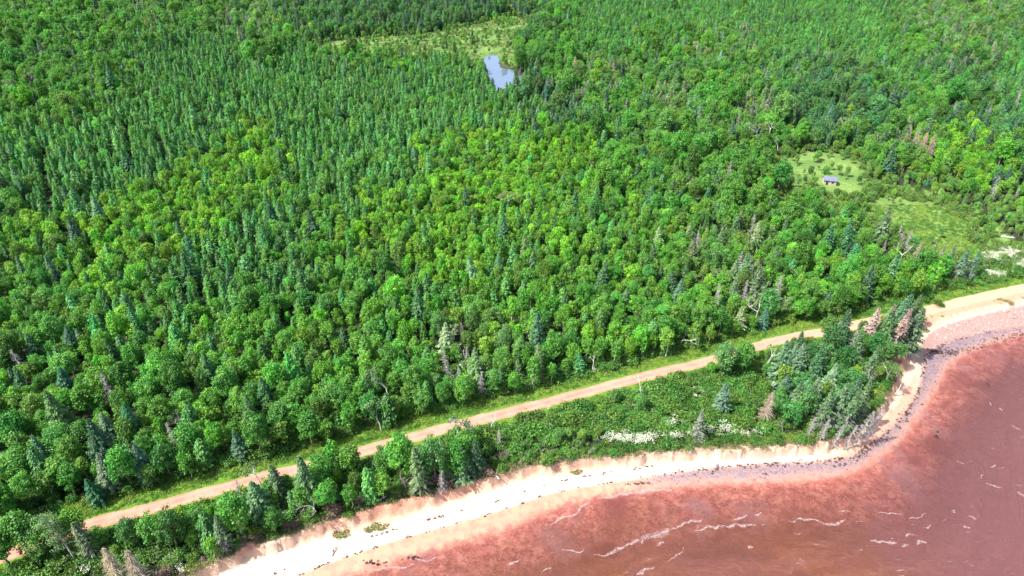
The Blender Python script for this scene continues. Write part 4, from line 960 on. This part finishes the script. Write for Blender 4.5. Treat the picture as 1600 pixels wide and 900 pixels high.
BW = unproj(*np.array([(1448,560),(1462,548),(1480,550),(1500,545),(1540,532),(1600,518)], float).T, .1)
for _ in range(2): pts.append(along(BW, rng.normal() * .8, .7, -.4, (60, 200), 4, rng.random() * 30))
Pw = np.vstack(pts)
spots = [(1465,552,16,6,120),(1488,553,10,4,50),(1545,600,5,6,10),(1465,682,5,5,14),(590,880,22,4,30),(640,872,16,4,14),(1000,757,40,4,20)]
Pw = np.vstack([Pw] + [unproj(rng.normal(a, c_ * .5, n), rng.normal(b, d * .5, n), .05) for a, b, c_, d, n in spots]); Pw = Pw[rng.random(len(Pw)) < .7]; n_ = len(Pw); s = rng.uniform(.2, .85, n_)
zz = np.maximum(hz(Pw), -.02)
scatter('seaweed', wd_c, np.column_stack([Pw, zz]), np.column_stack([np.zeros((n_, 2)), rng.random(n_) * 6.28]), np.column_stack([s, s, s]), np.ones((n_, 3)), rng.integers(0, 3, n_), kind='stuff', label='dark seaweed strands lying along the tide lines')
# foam
t = NT('sea_foam'); P_ = t.pos(); n = t.noise(2.6, 8, .95, t.scaled(P_, (.7, 1.2, 1))); e = t.attr('v').outputs['Fac']
p = t.principled((.50, .38, .37), .8, .2); al = t.ss(.71, .96, t.math('ADD', t.math('MULTIPLY', e, .34), t.math('MULTIPLY', n, .95))); t.l(al, p.inputs['Alpha'])
fm_ = MB()
def foam(pix, w, seed=0):
    C = resample(chaikin(unproj(*np.array(pix, float).T, .06), 2), .4)
    if len(C) < 3: return
    T = np.gradient(C, axis=0); T /= np.linalg.norm(T, axis=1)[:, None] + 1e-9; Nn = np.stack([-T[:, 1], T[:, 0]], 1)
    k = 7; us = np.linspace(-1, 1, k); s = np.linspace(0, 1, len(C)); ww = w * 1.6 * (np.sin(np.pi * np.clip(s, .03, .97)) ** .5) * (.65 + .5 * (vnoise(C[:, 0] / 1.3 + seed, C[:, 1] / 1.3) + .5))
    V = C[:, None] + Nn[:, None] * (us[None, :, None] * ww[:, None, None]) + Nn[:, None] * (vnoise(C[:, 0] / 1.6 + 9, C[:, 1] / 1.6 + seed) * .6 + vnoise(C[:, 0] / .7 + 3, C[:, 1] / .7 + seed) * .25)[:, None, None]
    V = np.concatenate([V, np.full((*V.shape[:2], 1), .075)], 2); v = np.broadcast_to(1 - np.abs(us)[None] ** 1.5, V.shape[:2]).copy()
    I = np.arange(len(C) * k).reshape(len(C), k); fm_.add(V.reshape(-1, 3), np.stack([I[:-1, :-1], I[:-1, 1:], I[1:, 1:], I[1:, :-1]], -1).reshape(-1, 4), v.ravel())
for pix, w in [([(928,868),(955,865),(990,850),(1012,838),(1045,832)],.8),([(1000,845),(1030,836),(1048,826)],1.5),([(1028,854),(1040,846)],.7),([(1050,829),(1072,818),(1100,812)],.9),([(1085,828),(1112,822),(1135,820),(1160,820),(1182,822)],.75),([(1145,811),(1168,806)],.8),([(1178,803),(1192,801)],.5),([(878,858),(895,862),(915,858)],.7),([(846,896),(864,889)],.5),([(797,886),(815,876)],.6),([(993,896),(1008,890),(1022,883)],.8),([(1046,880),(1060,868),(1068,850)],.3),
    ([(1232,815),(1250,812),(1275,813),(1290,819),(1322,812)],.75),([(1360,846),(1385,850),(1405,850)],1.0),([(1408,852),(1422,853)],.9),([(1432,850),(1448,845)],.9),([(1443,824),(1457,822)],.6),([(1506,824),(1516,823)],.8),([(1540,755),(1552,760),(1566,765)],.6),([(1549,731),(1560,728)],.5),([(1590,768),(1602,776)],.9),([(1513,806),(1526,812)],.5),([(1420,810),(1450,804)],.35),([(1415,840),(1430,832)],.35),([(1305,844),(1311,845)],.6),([(1560,638),(1568,644)],.9),([(1545,628),(1553,635)],.4),([(1495,722),(1506,723)],.3),([(1580,665),(1596,674)],.4),([(1530,750),(1540,742)],.25),([(560,895),(600,888),(650,882)],.5),([(640,876),(690,872)],.4),([(1310,795),(1330,797)],.3),([(1370,800),(1410,803)],.3),([(860,822),(900,800),(925,785)],.9),([(1170,858),(1176,853)],.8),([(940,748+30),(1010,768),(1050,765)],1.3)]:
    foam(pix, w, random.random() * 50)
for _ in range(60):
    a, b = random.uniform(1180, 1620), random.uniform(620, 900)
    if b < 800 and a < 1450: continue
    foam([(a, b), (a + random.uniform(2, 6), b + random.uniform(-1, 2)), (a + random.uniform(6, 13), b + random.uniform(-2, 1))], random.uniform(.08, .3), random.random() * 50)
link('sea_foam', fm_.mesh('sea_foam', [t.m]), kind='stuff', label='white foam streaks and small breakers on the red-brown sea')

# grass clumps clinging to the bluff face, driftwood, fallen logs, stump
for i, (a, b, s, lb) in enumerate([(462,838,1.2,'green-brown turf clump on the bluff face, leftmost'),(532,829,2.0,'wide turf clump slumped onto the bluff face below the leafless scrub'),(592,816,2.1,'widest turf clump on the bluff face, yellowish green'),(575,822,1.2,'small turf clump at the left side of the widest one'),(852,733,1.1,'brownish turf clump on the bluff below the road centre'),(900,732,1.6,'wide brownish turf clump on the bluff left of the dark hanging stump'),(1215,700,.9,'tiny turf tuft on the pale bluff left of the point'),(1447,512,1.5,'yellowish grass patch where the beach road meets the point')]):
    P = unproj(a, b, 2.8); z = float(hz(P[None])[0]); e = bpy.data.objects.new('grass_clump', None); COL.objects.link(e); e.location = (P[0], P[1], z); e['label'] = lb; e['category'] = 'grass clump'; e['group'] = 'turf clumps on the bluff'
    o = link('blades', tuft(90 + i, .45, 1.0, 240, .16).mesh('blades', [M_GRASS]), e); o['tint'] = [.15, .17, .05]; o.scale = (s, s * .7, 1)
    o = link('roots', rock(90 + i, M_STONE, .35).mesh('roots', [M_TERRAIN]), e); o.scale = (s * 1.2, s, .5); o.location = (0, 0, -.1)
def log(nm, a, b, L, r, rz, lb, mat=M_DEAD, z0=3, tilt=.0, br=3):
    P = unproj(a, b, z0); z = float(hz(P[None])[0]) + r; e = bpy.data.objects.new(nm, None); COL.objects.link(e); e.location = (P[0], P[1], z); e.rotation_euler = (0, tilt, rz); e['label'] = lb; e['category'] = 'log'
    m = MB(); m.tube([(-L / 2, 0, 0), (-L / 6, .12, .06), (L / 5, -.05, .02), (L / 2, .15, .05)], [r, r * .9, r * .7, r * .35], 7); link('stem', m.mesh('stem', [mat], True), e)
    for k in range(br):
        x = -L / 4 + k * L / 4; m = MB(); m.tube([(x, 0, 0), (x + .4, .5 * (-1) ** k, .35), (x + .8, .9 * (-1) ** k, .5)], [r * .5, r * .35, r * .12], 5); link('branch_stub', m.mesh('branch_stub', [mat], True), e)
log('driftwood', 372, 861, 4.5, .16, .2, 'pale driftwood branch at the bluff rim, lower left')
log('driftwood', 591, 790, 4.5, .15, .5, 'white forked driftwood on the bluff rim beside brown scrub', M_WHITE)
log('driftwood', 522, 852, 2.5, .12, 1.2, 'small dark driftwood stick on the pale sand below the bluff')
log('driftwood', 1585, 489, 2.6, .15, -.4, 'short dark driftwood log on the pale shingle at the right edge')
log('fallen_log', 1560, 384, 6.0, .32, .5, 'white fallen log in the green scrub above the white flowers', M_WHITE, 3)
log('fallen_log', 1575, 370, 5.0, .28, -.3, 'white fallen log at the right edge, farther up than the other', M_WHITE, 3)
log('driftwood', 775, 745, 3.2, .12, 2.1, 'white bare branch hanging over the bluff rim below the road centre', M_WHITE, 4)
log('driftwood', 1296, 684, 3.2, .12, .3, 'white bare branch lying on the bluff rim of the point', M_WHITE, 4)
P = unproj(1024, 716, 3.0); place('bare_shrub', 1, 'bare_shrub', P[0], P[1], float(hz(P[None])[0]) - .3, .8, 0, (1, 1, 1), 'dark brown dead bush hanging over the pale bluff right of the white flowers', 'shrub', None, (.5, 0))
